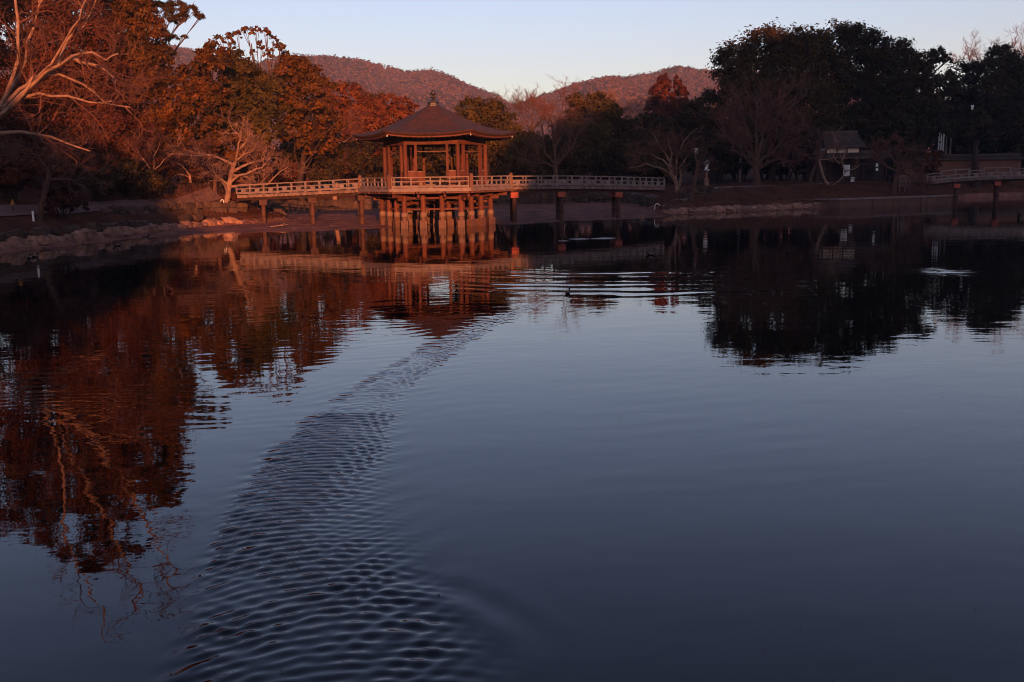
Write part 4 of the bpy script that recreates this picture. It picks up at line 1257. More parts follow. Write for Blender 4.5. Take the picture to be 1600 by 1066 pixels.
def bare_tree(label, limbs, d, seed, r0, bark, twig, per=(5, 5, 5), tl=1.6, up=0.12, group=None, rmin=0.008, depth=1.2, droop=0.0, name='bare_tree', cat='tree', kid=0.7, tip=0.22, spread=0.8):
    """limbs: polylines in surveyed points; the first is the trunk, its foot on the ground"""
    w = Wood(seed); g = w.g
    P = []
    for L in limbs:
        off0 = 0.0; q = []
        dz = g.uniform(-1, 1) * depth
        for i, (px, py) in enumerate(L):
            f = i / max(len(L) - 1, 1)
            q.append(at(px, py, d + (dz * f if L is not limbs[0] else 0)))
        P.append(q)
    foot = P[0][0].copy()
    foot.z = ground_under(foot.x, foot.y) - 0.15
    P[0][0] = foot
    org = Vector((foot.x, foot.y, foot.z + 0.15))
    o = thing(name, label, cat, org, 0, group)
    P = [[p - org for p in q] for q in P]
    # refine and roughen the polylines
    def refine(q, amp):
        out = [q[0]]
        for i in range(len(q) - 1):
            m = q[i].lerp(q[i + 1], 0.5)
            l = (q[i + 1] - q[i]).length
            out += [m + Vector((g.gauss(0, amp), g.gauss(0, amp), g.gauss(0, amp))) * l, q[i + 1]]
        return out
    tr = Wood(seed + 1)
    heads = []
    trunk = refine(P[0], 0.03)
    tr.limb(trunk, r0 * 1.25, r0 * 0.8, 9)
    # flare at the root
    tr.limb([trunk[0], trunk[0].lerp(trunk[1], 0.35)], r0 * 1.7, r0 * 1.1, 9)
    for i, q in enumerate(P[1:]):
        q = refine(q, 0.05)
        rr = r0 * g.uniform(0.5, 0.72)
        tr.limb(q, rr, rr * tip, 6)
        heads.append((q, rr))
    tr.mb.build('trunk', bark, o)
    for q, rr in heads:
        w.twigs(q, rr * kid, tl, len(per) - 1, per[0], up, spread, rmin=rmin, droop=droop)
    # twigs straight off the top of the trunk
    w.twigs(trunk, r0 * 0.4, tl, len(per) - 1, max(1, per[0] // 2), up, spread, tmin=0.6, rmin=rmin, droop=droop)
    w.mb.build('crown', twig, o)
    return o

def leaf_tree(label, foot_px, lobes, d, material, seed, group='trees around the pond', density=50, size=0.27, trunk_r=0.28, bark=None, flat=0.75, name='evergreen_tree', deep=0.9, clump=0.34, fill=0.62, aspect=0.72, sq=1.0, grow=1.14):
    """lobes: (px, py, radius px[, depth shift]) surveyed at distance d"""
    g = random.Random(seed)
    L = []
    for lb_ in lobes:
        px, py, rp = lb_[:3]
        ds = lb_[3] if len(lb_) > 3 else g.uniform(-1.6, 1.6)
        c = at(px, py, d + ds)
        r = rp * d / FPX * grow
        L.append((c, r))
    f = at(foot_px, 280, d)
    zt = ground_under(f.x, f.y)
    org = Vector((f.x, f.y, zt))
    o = thing(name, label, 'tree', org, 0, group)
    w = MB()
    low = min(L, key=lambda q: q[0].z)[0]
    mid = sum((q[0] for q in L), Vector()) / len(L) - org
    hi = max(q[0].z for q in L) - org.z
    top = Vector((mid.x * 0.8 + g.uniform(-.3, .3), mid.y * 0.6, max(mid.z, hi * 0.72)))
    tr_ = [Vector((0, 0, -0.3)), Vector((mid.x * 0.08 + g.uniform(-.2, .2), g.uniform(-.2, .2), top.z * 0.25)),
           Vector((mid.x * 0.4 + g.uniform(-.5, .5), g.uniform(-.4, .4), top.z * 0.6)), top]
    w.tube(tr_, [trunk_r * 1.35, trunk_r * 1.0, trunk_r * 0.65, trunk_r * 0.2], 8)
    for c, r in L:
        q = c - org
        t = min(max(q.z / max(top.z, 0.1) * 0.62, 0.2), 0.95) * 3
        i_ = min(int(t), 2)
        k1 = tr_[i_].lerp(tr_[i_ + 1], t - i_)
        m = k1.lerp(q, 0.5) + Vector((g.uniform(-.4, .4), g.uniform(-.4, .4), g.uniform(-.5, .2)))
        w.tube([k1, m, q], [trunk_r * 0.34, trunk_r * 0.22, trunk_r * 0.09], 5)
        for _ in range(3):
            e = q + Vector((g.gauss(0, 1), g.gauss(0, 1), g.gauss(0.3, 0.8))).normalized() * r * 0.95
            w.tube([m.lerp(q, 0.6), q.lerp(e, 0.5), e], [trunk_r * 0.14, trunk_r * 0.09, 0.015], 4)
    w.build('trunk', bark or M['bark_dark'], o)
    me = crown_mesh('crown', [(c - org, (r, r * deep, r * sq)) for c, r in L], density, size, material, seed, flat, clump, fill, aspect)
    place(me, 'crown', o)
    return o

# -- great trees of the right shore
leaf_tree('tall evergreen with warm lit top, left half of the great right clump', 1205,
          [(1150, 106, 32), (1192, 82, 34), (1232, 84, 34), (1268, 86, 34), (1172, 130, 38), (1225, 125, 44), (1275, 128, 44), (1140, 122, 16), (1130, 100, 12), (1205, 60, 14),
           (1245, 62, 14), (1200, 175, 44), (1262, 180, 50), (1150, 150, 24), (1230, 215, 40), (1180, 212, 36), (1280, 225, 40)], 97, M['leaf_warm'], 21)
leaf_tree('tall dark evergreen with a side pad, right half of the great right clump', 1372,
          [(1312, 66, 28), (1338, 72, 26), (1365, 82, 26), (1395, 98, 30), (1425, 118, 30), (1325, 115, 36), (1378, 130, 40), (1420, 160, 38), (1340, 165, 46),
           (1446, 98, 18), (1466, 92, 14), (1480, 93, 8), (1390, 185, 46), (1340, 220, 44), (1430, 200, 36), (1400, 232, 38)], 100, M['leaf_dark'], 22)
leaf_tree('dark evergreen with gaps between the great clump and the rounded tree at right', 1492,
          [(1500, 118, 18), (1478, 130, 18), (1462, 138, 18), (1488, 145, 22), (1515, 142, 22), (1475, 165, 26), (1505, 175, 34), (1465, 195, 32), (1530, 190, 30)], 112, M['leaf_dark'], 23, density=32)
leaf_tree('rounded dark evergreen at the right edge above the garden wall', 1562,
          [(1565, 96, 22), (1545, 118, 26), (1580, 118, 28), (1600, 140, 34), (1555, 150, 38), (1540, 182, 36), (1590, 185, 44), (1625, 165, 40), (1570, 215, 30)], 110, M['leaf_dark'], 24)
leaf_tree('low dark evergreen behind the garden wall', 1462, [(1440, 215, 26), (1470, 212, 24), (1500, 214, 22), (1425, 198, 28)], 108, M['leaf_dark'], 25)
# -- trees behind the pavilion and the right bridge
leaf_tree('olive rounded tree just right of the pavilion roof', 760,
          [(742, 180, 24), (768, 182, 22), (722, 205, 26), (785, 200, 24), (755, 212, 34), (798, 222, 22), (720, 240, 32), (770, 248, 34), (800, 252, 22)], 94, M['leaf_olive'], 31)
leaf_tree('olive tree with a warm top behind the right bridge', 930,
          [(905, 170, 20), (930, 164, 20), (948, 178, 20), (918, 195, 28), (950, 208, 26), (895, 212, 26), (930, 232, 34), (900, 250, 30), (958, 250, 28)], 99, M['leaf_olive'], 32)
leaf_tree('dark evergreen between the two cherry trees on the right shore', 1010,
          [(985, 212, 24), (1012, 205, 26), (1040, 212, 26), (1000, 238, 30), (1040, 245, 30), (972, 258, 26), (1075, 225, 28)], 97, M['leaf_dark'], 33)
leaf_tree('dark evergreen below the great right clump behind the bare tree', 1110,
          [(1085, 185, 24), (1110, 175, 26), (1132, 190, 26), (1095, 215, 30), (1130, 225, 30), (1110, 250, 30), (1150, 245, 26)], 96, M['leaf_dark'], 34)
ced = leaf_tree('rust red pointed cedar rising over the right treetops', 1035,
          [(1036, 124, 7, 0), (1034, 134, 12, 0), (1032, 147, 16, 0), (1030, 162, 19, 0), (1030, 178, 22, 0), (1030, 196, 24, 0)], 132, M['cedar'], 35, name='cedar_tree', flat=1.0, size=0.34, clump=0.2)
leaf_tree('shorter rust red cedar on the right of the pointed one', 1058,
          [(1058, 126, 6, 0), (1060, 138, 10, 0), (1060, 152, 13, 0), (1061, 168, 16, 0), (1062, 184, 18, 0), (1062, 200, 20, 0)], 131, M['cedar'], 36, name='cedar_tree', flat=1.0, size=0.34, clump=0.2)
# -- trees of the left shore
leaf_tree('rust orange round tree left of the pavilion roof', 540,
          [(528, 148, 20), (552, 160, 22), (512, 165, 20), (540, 182, 28), (572, 178, 20), (515, 200, 26), (555, 212, 32), (582, 205, 22), (530, 238, 30)], 96, M['leaf_rust'], 41, name='autumn_tree')
leaf_tree('rust orange tree whose crown is cut by the pavilion roof', 615,
          [(602, 164, 16), (625, 168, 16), (590, 182, 20), (618, 192, 24), (645, 184, 16), (602, 215, 28), (640, 215, 26), (625, 245, 28)], 98, M['leaf_rust'], 42, name='autumn_tree')
leaf_tree('small olive tree above the pavilion roof on the left', 590, [(578, 158, 12), (592, 160, 12), (585, 172, 16), (655, 192, 12)], 104, M['leaf_olive'], 43)
leaf_tree('broad olive evergreen with knotted crown in the lit left grove', 395,
          [(372, 108, 24), (350, 128, 24), (395, 130, 26), (372, 150, 28), (405, 165, 28), (345, 165, 26), (375, 190, 30), (415, 200, 28), (340, 200, 28), (395, 222, 26), (440, 180, 22), (430, 140, 18)], 76, M['leaf_olive'], 44)
leaf_tree('orange tree on the right shoulder of the lit left grove', 470,
          [(448, 100, 14), (466, 100, 14), (488, 116, 15), (508, 136, 14), (462, 106, 14), (478, 118, 14), (448, 116, 18), (468, 122, 18), (488, 132, 20), (455, 138, 24), (480, 156, 24), (505, 165, 18), (450, 172, 24), (482, 188, 28), (512, 195, 20), (460, 212, 28), (500, 225, 26)], 79, M['leaf_orange'], 45, name='autumn_tree')
leaf_tree('dark evergreen low behind the lit cherry tree and bridge', 485,
          [(455, 235, 24), (485, 240, 26), (515, 248, 26), (465, 262, 24), (505, 268, 22), (540, 255, 24), (435, 258, 20)], 83, M['leaf_dark'], 46)
leaf_tree('orange tree below the airy crown at the left of the grove', 320,
          [(334, 84, 18), (316, 100, 18), (345, 104, 16), (300, 122, 20), (325, 128, 22), (305, 150, 24), (285, 140, 16), (330, 160, 22)], 72, M['leaf_orange'], 47, name='autumn_tree')
leaf_tree('orange brown tree low on the lit left bank', 290,
          [(280, 178, 24), (305, 182, 24), (265, 200, 26), (300, 212, 28), (330, 205, 22), (275, 232, 24), (318, 236, 24), (345, 228, 20), (364, 234, 20), (385, 242, 18), (405, 240, 14)], 70, M['leaf_orange'], 48, name='autumn_tree')
leaf_tree('large orange leaved tree at the upper left behind the bare branches', 205,
          [(215, 25, 26), (195, 50, 32), (232, 52, 24), (165, 28, 30), (245, 88, 22), (215, 92, 30), (180, 95, 34), (255, 120, 18), (232, 132, 26), (195, 142, 34), (150, 70, 32), (240, 165, 26), (210, 180, 30), (205, 0, 24),
           (225, -20, 22), (190, -40, 30), (215, -62, 22), (165, -75, 30), (250, 195, 24), (150, -20, 28), (190, -95, 20), (170, -130, 26), (200, -110, 20), (262, 150, 16)], 70, M['leaf_orange'], 49, name='autumn_tree', size=0.20, density=88)
leaf_tree('brown leaved tree filling the top left corner', 75,
          [(40, 70, 20), (80, 35, 32), (120, 20, 34), (100, 75, 38), (145, 105, 36), (60, 95, 32), (110, 130, 40), (25, 110, 30), (155, 150, 38), (60, 145, 40), (15, 160, 36), (70, 0, 30), (120, 180, 38), (-10, 90, 24),
           (110, -40, 34), (60, -60, 32), (145, -70, 30), (95, -110, 32), (30, -110, 28), (60, -160, 28), (120, -150, 24), (10, -40, 22), (80, -205, 24), (120, -210, 22), (50, -240, 20), (10, 40, 24), (0, 0, 26), (20, 20, 20), (150, 60, 30), (10, 200, 34)], 66, M['leaf_brown'], 50, name='autumn_tree', size=0.19, density=84)
leaf_tree('dark leaved tree cut by the left edge of the view', -60,
          [(-40, 40, 36), (-60, 100, 40), (-20, 150, 34), (-80, 20, 40), (-50, -40, 36), (-10, -90, 34), (-40, -130, 34), (0, -180, 28), (-80, -100, 40), (-30, 200, 34), (-60, 240, 36), (-20, 270, 30), (-110, 150, 44), (-120, 60, 44), (40, -215, 24)], 58, M['leaf_brown'], 56, name='autumn_tree', size=0.16, density=90)
leaf_tree('tall dark tree standing deepest in the upper left corner', 40,
          [(-20, -30, 34), (30, -60, 34), (80, -100, 32), (-10, -110, 32), (40, -140, 30), (-60, -60, 36), (110, -60, 30), (60, 10, 30), (10, 90, 26), (90, 60, 30), (130, -20, 30), (-40, 30, 32), (60, 120, 34), (20, 170, 34), (110, 160, 34)], 78, M['leaf_brown'], 57, name='autumn_tree', size=0.24, density=52)
leaf_tree('dark thicket tree low on the shaded left slope', 110,
          [(60, 215, 38), (120, 220, 38), (175, 215, 36), (30, 250, 38), (95, 258, 40), (160, 255, 38), (215, 235, 32), (215, 268, 26), (185, 285, 26), (-10, 240, 34), (60, 285, 28), (120, 288, 28), (15, 290, 26)], 66, M['leaf_brown'], 51, name='autumn_tree', size=0.18, density=110)
leaf_tree('brown tree glowing behind the bare branches at mid left', 225,
          [(175, 185, 26), (205, 205, 28), (240, 215, 28), (262, 232, 26), (230, 245, 28), (200, 240, 26), (270, 258, 20), (245, 262, 22), (185, 225, 24)], 71, M['leaf_rust'], 55, name='autumn_tree', size=0.17, density=90)
leaf_tree('dark evergreen bush hanging over the left shore path', 205,
          [(175, 288, 24), (200, 280, 26), (225, 286, 22), (185, 303, 18), (212, 303, 16)], 60, M['leaf_dark'], 52, size=0.22, density=66, trunk_r=0.14)
# the pine whose pads stand against the sky
leaf_tree('pine with flat needle pads reaching into the sky at upper left', 215,
          [(252, 14, 16), (276, 12, 16), (297, 18, 15), (312, 26, 8), (285, 30, 14), (262, 30, 12), (248, 56, 16), (268, 60, 10), (286, 60, 7), (232, 40, 20), (262, 82, 10), (222, 12, 22)], 74, M['needle'], 53,
          name='pine_tree', flat=0.5, size=0.34, aspect=0.17, density=150, sq=0.55, clump=0.34, trunk_r=0.2, bark=M['bark'])
# the tall tree with a thin airy crown
leaf_tree('tall tree with an airy crown standing against the sky on the left', 412,
          [(330, 70, 8), (343, 64, 8), (356, 62, 9), (370, 56, 7), (384, 51, 8), (400, 49, 8), (415, 54, 8), (428, 64, 8), (438, 76, 8), (448, 88, 7), (362, 74, 7), (408, 72, 8), (422, 84, 9), (395, 84, 6), (345, 80, 8)], 77, M['leaf_orange'], 54,
          name='airy_tree', density=34, trunk_r=0.2, bark=M['bark'], size=0.24)

# -- bare trees
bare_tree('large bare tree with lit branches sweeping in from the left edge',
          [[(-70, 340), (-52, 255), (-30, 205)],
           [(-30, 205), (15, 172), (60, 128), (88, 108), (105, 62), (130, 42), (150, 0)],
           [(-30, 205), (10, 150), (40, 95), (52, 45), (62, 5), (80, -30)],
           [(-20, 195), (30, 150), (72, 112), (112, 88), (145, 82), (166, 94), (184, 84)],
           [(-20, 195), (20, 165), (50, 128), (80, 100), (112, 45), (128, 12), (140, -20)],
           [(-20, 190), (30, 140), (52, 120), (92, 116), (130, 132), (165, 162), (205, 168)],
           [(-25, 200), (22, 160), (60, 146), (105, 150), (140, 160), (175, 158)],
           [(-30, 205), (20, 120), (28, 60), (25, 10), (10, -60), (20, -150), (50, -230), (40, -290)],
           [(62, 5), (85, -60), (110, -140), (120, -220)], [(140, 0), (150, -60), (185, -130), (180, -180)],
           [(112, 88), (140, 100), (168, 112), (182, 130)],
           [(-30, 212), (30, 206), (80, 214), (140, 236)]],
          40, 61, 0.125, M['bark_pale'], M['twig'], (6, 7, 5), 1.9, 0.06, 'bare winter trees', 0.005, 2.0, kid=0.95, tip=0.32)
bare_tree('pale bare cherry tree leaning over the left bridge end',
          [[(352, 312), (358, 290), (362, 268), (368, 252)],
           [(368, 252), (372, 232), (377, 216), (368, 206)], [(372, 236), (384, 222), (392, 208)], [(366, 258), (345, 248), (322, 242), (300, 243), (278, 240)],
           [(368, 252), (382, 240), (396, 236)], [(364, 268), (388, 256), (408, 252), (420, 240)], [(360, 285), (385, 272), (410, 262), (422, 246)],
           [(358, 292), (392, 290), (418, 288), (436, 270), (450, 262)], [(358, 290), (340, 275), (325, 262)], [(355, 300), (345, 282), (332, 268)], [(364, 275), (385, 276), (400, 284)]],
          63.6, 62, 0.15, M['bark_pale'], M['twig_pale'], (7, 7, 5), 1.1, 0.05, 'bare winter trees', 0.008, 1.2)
bare_tree('pale bare tree with a forked foot behind the left bridge',
          [[(521, 284), (526, 262), (527, 232)], [(527, 232), (532, 208), (545, 196), (556, 190)], [(527, 228), (540, 220), (560, 208)], [(523, 280), (510, 268), (502, 255)], [(524, 280), (540, 258)], [(528, 215), (522, 195), (515, 178)]],
          84, 63, 0.16, M['bark_pale'], M['twig'], (7, 7, 4), 1.5, 0.15, 'bare winter trees', 0.009, 1.2)
bare_tree('upright bare tree right of the pavilion behind the bridge',
          [[(868, 282), (868, 266), (868, 258)], [(868, 258), (852, 240), (848, 205), (838, 172)], [(868, 258), (864, 220), (862, 190), (848, 165)], [(869, 258), (868, 225), (872, 190), (880, 162)],
           [(868, 258), (888, 240), (900, 215), (908, 195)], [(866, 240), (876, 215), (892, 190)], [(868, 262), (845, 250), (838, 238)]],
          90, 64, 0.22, M['bark'], M['twig'], (7, 7, 4), 2.0, 0.25, 'bare winter trees', 0.011, 1.5)
bare_tree('spreading bare cherry tree by the right bridge end',
          [[(1064, 296), (1056, 284), (1048, 272)], [(1048, 272), (1030, 262), (1010, 256), (985, 262)], [(1050, 274), (1036, 250), (1018, 240), (996, 238)], [(1052, 278), (1046, 252), (1030, 228), (1022, 212)],
           [(1056, 280), (1058, 245), (1068, 222), (1090, 200)], [(1048, 272), (1050, 240), (1042, 215)], [(1062, 290), (1062, 262), (1075, 240)]],
          74, 65, 0.15, M['bark_pale'], M['twig'], (7, 7, 4), 1.3, 0.06, 'bare winter trees', 0.010, 1.2)
bare_tree('slender brown tree standing on the grassy right bank',
          [[(1080, 303), (1085, 285), (1089, 268), (1092, 250)], [(1086, 280), (1098, 270), (1108, 262)], [(1090, 262), (1100, 246), (1104, 232)], [(1091, 256), (1086, 240), (1080, 226)]],
          72.5, 66, 0.14, M['bark'], M['twig'], (6, 5, 4), 0.9, 0.12, 'bare winter trees', 0.009, 0.6)
bare_tree('big bare tree with a pale foot in the middle of the right shore',
          [[(1183, 294), (1181, 272), (1180, 256)], [(1179, 260), (1162, 242), (1150, 222), (1132, 208)], [(1180, 256), (1172, 222), (1164, 195), (1150, 172)], [(1181, 256), (1182, 215), (1184, 180), (1178, 150)],
           [(1182, 256), (1198, 220), (1212, 185), (1224, 150)], [(1183, 260), (1206, 240), (1224, 218), (1240, 205)], [(1182, 245), (1194, 205), (1204, 170)], [(1180, 250), (1160, 215), (1142, 190)], [(1186, 262), (1215, 248), (1226, 250)]],
          84, 67, 0.30, M['bark'], M['twig'], (8, 7, 5), 2.1, 0.25, 'bare winter trees', 0.011, 1.8)
bare_tree('crooked bare tree left of the gatehouse',
          [[(1266, 285), (1270, 268), (1278, 250)], [(1278, 250), (1272, 232), (1262, 218)], [(1278, 250), (1290, 236), (1300, 215)], [(1276, 256), (1282, 232), (1284, 212)], [(1278, 250), (1264, 246), (1254, 240)]],
          83, 68, 0.14, M['bark'], M['twig'], (6, 6, 4), 1.2, 0.12, 'bare winter trees', 0.010, 1.0)
bare_tree('pale twisted cherry tree in front of the gatehouse',
          [[(1296, 298), (1290, 284), (1283, 262), (1280, 250)], [(1296, 292), (1310, 284), (1322, 268), (1316, 250)], [(1318, 262), (1314, 245), (1310, 228), (1300, 205)], [(1316, 250), (1322, 236), (1318, 228)],
           [(1312, 256), (1302, 244), (1306, 228)], [(1320, 268), (1336, 264), (1345, 256)], [(1280, 250), (1300, 248)]],
          82, 69, 0.10, M['bark_pale'], M['twig_pale'], (4, 5, 4), 0.9, 0.05, 'bare winter trees', 0.010, 0.6)
bare_tree('reddish bare cherry tree right of the gate opening',
          [[(1398, 300), (1399, 282), (1402, 268)], [(1402, 268), (1388, 262), (1375, 252), (1368, 244)], [(1402, 268), (1402, 248), (1406, 232), (1400, 216)], [(1402, 266), (1414, 244), (1428, 230)], [(1402, 268), (1420, 262), (1440, 262)],
           [(1404, 270), (1420, 274), (1436, 284), (1442, 296)], [(1402, 262), (1390, 244), (1386, 232)]],
          81, 70, 0.16, M['bark'], M['twig'], (7, 6, 4), 1.2, 0.12, 'bare winter trees', 0.010, 0.8)
bare_tree('thin bare crown against the sky at the far right', [[(1520, 230), (1522, 160), (1524, 118)], [(1522, 135), (1512, 105), (1500, 90)], [(1523, 130), (1530, 100), (1522, 76)], [(1524, 125), (1545, 95), (1555, 82)], [(1523, 120), (1515, 95), (1512, 80)]],
          125, 71, 0.16, M['bark_dark'], M['twig'], (6, 6, 4), 2.2, 0.2, 'bare winter trees', 0.012, 1.5)
bare_tree('faint bare treetop behind the rounded tree at the right edge', [[(1598, 230), (1596, 150), (1594, 110)], [(1595, 120), (1585, 92), (1575, 78)], [(1595, 115), (1600, 88), (1594, 70)], [(1596, 118), (1612, 92), (1622, 80)]],
          120, 72, 0.16, M['bark_dark'], M['twig'], (6, 6, 4), 2.2, 0.2, 'bare winter trees', 0.012, 1.5)
bare_tree('pinkish bare trees lit on top behind the olive tree', [[(965, 262), (965, 225), (964, 205)], [(964, 210), (955, 190), (948, 168)], [(964, 208), (966, 185), (962, 162)], [(965, 208), (978, 186), (988, 165)], [(965, 212), (985, 196), (1000, 180)]],
          118, 73, 0.2, M['bark'], M['twig_pale'], (8, 7, 5), 2.2, 0.22, 'bare winter trees', 0.013, 2.0)
bare_tree('bare tree with lit twigs on the skyline right of the pavilion', [[(826, 268), (828, 220), (830, 200)], [(830, 205), (818, 185), (812, 168)], [(830, 202), (832, 180), (838, 160)], [(830, 204), (846, 186), (856, 168)]],
          112, 74, 0.2, M['bark'], M['twig'], (8, 7, 5), 2.2, 0.22, 'bare winter trees', 0.012, 2.0)
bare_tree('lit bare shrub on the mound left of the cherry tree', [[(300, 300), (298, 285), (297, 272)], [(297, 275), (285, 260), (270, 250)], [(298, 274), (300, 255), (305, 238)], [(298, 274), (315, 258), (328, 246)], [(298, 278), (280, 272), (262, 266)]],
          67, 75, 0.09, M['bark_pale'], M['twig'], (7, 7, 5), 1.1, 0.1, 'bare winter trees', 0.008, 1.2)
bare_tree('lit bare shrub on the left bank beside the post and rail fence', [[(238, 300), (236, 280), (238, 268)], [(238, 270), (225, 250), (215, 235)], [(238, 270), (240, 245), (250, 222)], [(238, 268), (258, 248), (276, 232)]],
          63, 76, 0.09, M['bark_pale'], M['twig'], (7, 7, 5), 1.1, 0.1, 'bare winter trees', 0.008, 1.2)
bare_tree('dark bare branches drooping over the shaded left shore', [[(60, 335), (70, 300), (78, 270)], [(78, 272), (60, 245), (40, 232)], [(78, 270), (100, 250), (130, 262), (150, 280)], [(76, 280), (110, 280), (140, 300)], [(78, 270), (84, 240), (100, 222)]],
          48, 77, 0.12, M['bark'], M['twig'], (6, 6, 4), 1.1, 0.02, 'bare winter trees', 0.007, 1.5, droop=0.05)
# dark trunk in front of the garden wall
p = at(1525, 266, 97); p.z = ground_under(p.x, p.y)
leaf_tree('dark trunked evergreen standing before the garden wall', 1525, [(1515, 205, 16), (1535, 202, 18), (1525, 190, 18)], 100.2, M['leaf_dark'], 80, trunk_r=0.38)

# -- undergrowth shrubs along the far banks, copies of three shapes
def shrub_proto(material, seed, label):
    g = random.Random(seed)
    o = thing('shrub', label, 'shrub', (0, 0, 0), 0, 'evergreen shrubs along the far banks')
    lob = [(Vector((g.uniform(-1.4, 1.4), g.uniform(-0.8, 0.8), g.uniform(0.7, 2.0))), (g.uniform(0.8, 1.2),) * 3) for _ in range(7)]
    w = MB()
    for c, r in lob:
        w.tube([(c.x * 0.15, c.y * 0.15, -0.3), c * 0.5, c], [0.06, 0.045, 0.02], 5)
    w.build('stem', M['bark_dark'], o)
    place(crown_mesh('foliage', [(c, r) for c, r in lob], 60, 0.26, material, seed), 'foliage', o)
    return o
protos = [shrub_proto(M['leaf_dark'], 91, ''), shrub_proto(M['leaf_olive'], 92, ''), shrub_proto(M['leaf_brown'], 93, '')]
SH = [  # px, distance, scale, kind, label
    (690, 97, 1.6, 0, 'dark shrub seen through the pavilion on the left'), (735, 98, 1.7, 0, 'dark shrub seen through the pavilion on the right'),
    (600, 95, 1.7, 2, 'brown shrub behind the left pavilion columns'), (640, 96, 1.6, 0, 'dark shrub behind the middle of the pavilion hall'),
    (775, 97, 1.7, 0, 'dark shrub right of the pavilion columns'), (815, 98, 1.8, 1, 'olive shrub behind the start of the right bridge'),
    (850, 100, 1.6, 0, 'dark shrub left of the upright bare tree'), (890, 99, 1.7, 0, 'dark shrub right of the upright bare tree'),
    (935, 98, 1.6, 0, 'dark shrub behind the middle of the right bridge'), (975, 97, 1.6, 0, 'dark shrub under the olive tree by the right bridge'),
    (1012, 96, 1.6, 1, 'olive shrub behind the spreading cherry tree'), (1120, 101, 1.8, 0, 'dark shrub left of the big bare tree foot'),
    (1155, 102, 1.9, 0, 'dark shrub below the utility pole'), (1225, 98, 2.1, 0, 'dark shrub right of the big bare tree foot'),
    (1258, 96, 2.0, 0, 'dark shrub behind the crooked bare tree'), (1292, 97, 2.1, 0, 'dark shrub behind the left end of the gatehouse'),
    (1425, 101, 1.5, 2, 'brown shrub at the left end of the garden wall'), (1050, 98, 1.7, 0, 'dark shrub behind the slender brown tree'),
    (560, 92, 1.6, 0, 'dark shrub left of the pavilion eave'), (480, 88, 1.5, 0, 'dark shrub behind the lit bridge railing'),
    (440, 82, 1.2, 2, 'brown shrub right of the lit cherry tree'), (525, 90, 1.5, 2, 'brown shrub behind the forked pale tree'),
    (232, 73, 1.15, 2, 'brown shrub under the orange tree on the left bank'), (262, 76, 1.2, 2, 'brown shrub behind the lit rail fence'),
    (292, 77, 1.15, 2, 'brown shrub behind the lit bare shrub on the mound'), (345, 77, 1.2, 2, 'brown shrub left of the lit cherry tree trunk'),
    (395, 79, 1.2, 2, 'brown shrub right behind the lit cherry tree trunk'), (195, 74, 1.2, 2, 'brown shrub above the overhanging dark bush'),
    (18, 50, 0.75, 2, 'brown shrub low on the shaded slope at the far left edge'), (62, 55, 0.85, 2, 'brown shrub above the white bollard on the left slope'),
    (92, 50, 0.6, 2, 'brown shrub beside the path right of the white bollard'), (118, 58, 0.9, 2, 'brown shrub in the middle of the shaded left slope'),
    (150, 56, 0.65, 0, 'dark shrub left of the overhanging bush by the path'), (178, 60, 0.7, 2, 'brown shrub under the overhanging dark bush'),
    (235, 61, 0.5, 0, 'dark shrub right of the overhanging bush by the path'), (310, 65.5, 0.42, 2, 'small brown shrub above the mossy stones by the sign post'),
    (372, 64.2, 0.36, 2, 'small brown shrub at the foot of the lit cherry tree'),
    (250, 66, 0.55, 2, 'small brown shrub at the foot of the lit mound'), (320, 70, 0.7, 2, 'small brown shrub behind the lit mound'),
    (1195, 106, 2.2, 0, 'tall dark shrub deep behind the big bare tree'), (1350, 102, 2.2, 0, 'tall dark shrub behind the gatehouse roof'),
    (1395, 100, 1.9, 0, 'dark shrub right of the gatehouse roof'), (1500, 112, 2.3, 0, 'dark shrub over the middle of the garden wall'),
    (1580, 110, 2.4, 0, 'dark shrub over the right end of the garden wall'),
]
used = [False] * 3
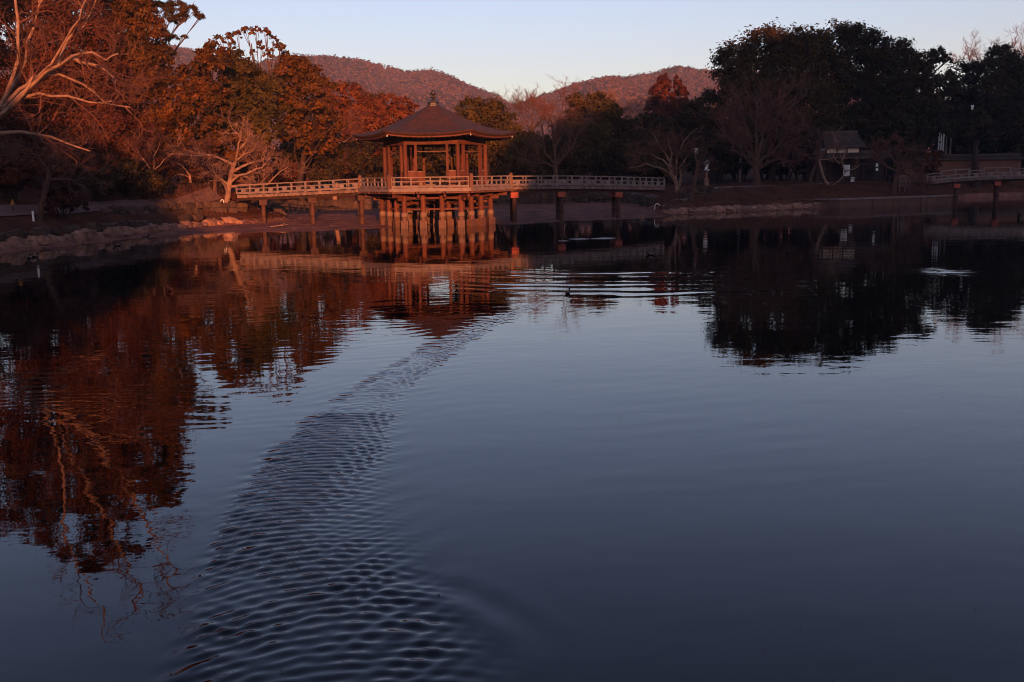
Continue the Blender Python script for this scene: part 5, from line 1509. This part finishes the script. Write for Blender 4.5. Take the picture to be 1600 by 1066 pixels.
for i, (px, d, s, k, lab) in enumerate(SH):
    q = at(px, 280, d)
    q.z = ground_under(q.x, q.y)
    rz = (i * 1.3) % 6.28
    sc_ = (s, s, s * (0.9 + 0.25 * ((i * 37) % 10) / 10))
    if not used[k]:
        o = protos[k]; used[k] = True
        o.location = q; o.rotation_euler = (0, 0, rz); o.scale = sc_; o['label'] = lab
    else:
        copy_thing(protos[k], q, rz, sc_, lab)
# dry grass on the right bank and at the mound
g = np.random.RandomState(5)
n = 9000
reg = g.rand(n)
X = np.where(reg < 0.7, g.uniform(11, 27, n), g.uniform(-24, -18, n)); Y = np.where(reg < 0.7, g.uniform(69, 84, n), g.uniform(60, 70, n))
sd = pond_sd(X, Y); keep = (sd > 0.5) & (sd < 6) & (vnoise(X * 0.5, Y * 0.5) > -0.15)
X, Y = X[keep], Y[keep]; Z = ground_z(X, Y)
n = len(X); hgt = g.uniform(0.10, 0.28, n); a = g.uniform(0, 6.28, n); lx, ly = g.normal(0, 0.06, n), g.normal(0, 0.06, n)
v = np.stack([np.stack([X - 0.03 * np.cos(a), Y - 0.03 * np.sin(a), Z - 0.02], -1), np.stack([X + 0.03 * np.cos(a), Y + 0.03 * np.sin(a), Z - 0.02], -1), np.stack([X + lx, Y + ly, Z + hgt], -1)], 1).reshape(-1, 3)
tag(place(np_mesh('grass', v, np.arange(n * 3).reshape(-1, 3), mat('dry_grass', (0.20, 0.115, 0.06), (0.12, 0.07, 0.04), scale=1, island=0.3, coords='World')), 'grass'), 'short dry winter grass on the banks', None, None, 'stuff')

# ------------------------------------------------------------------ evening haze
hz = MB().box((0, 0, 0), (1, 1, 1)).mesh('haze')
hm = bpy.data.materials.new('evening_haze'); hm.use_nodes = True
hn = hm.node_tree
hn.nodes.remove(hn.nodes['Principled BSDF'])
pv = hn.nodes.new('ShaderNodeVolumePrincipled')
pv.inputs['Color'].default_value = (0.62, 0.74, 1.0, 1)
pv.inputs['Density'].default_value = 0.00023
pv.inputs['Anisotropy'].default_value = 0.0
hn.links.new(pv.outputs[0], hn.nodes['Material Output'].inputs['Volume'])
hz.materials.append(hm)
ho = place(hz, 'haze', None, (0, 0, 83), 0, (3000, 3000, 176))
tag(ho, 'thin evening haze over the pond and hills', None, None, 'stuff')
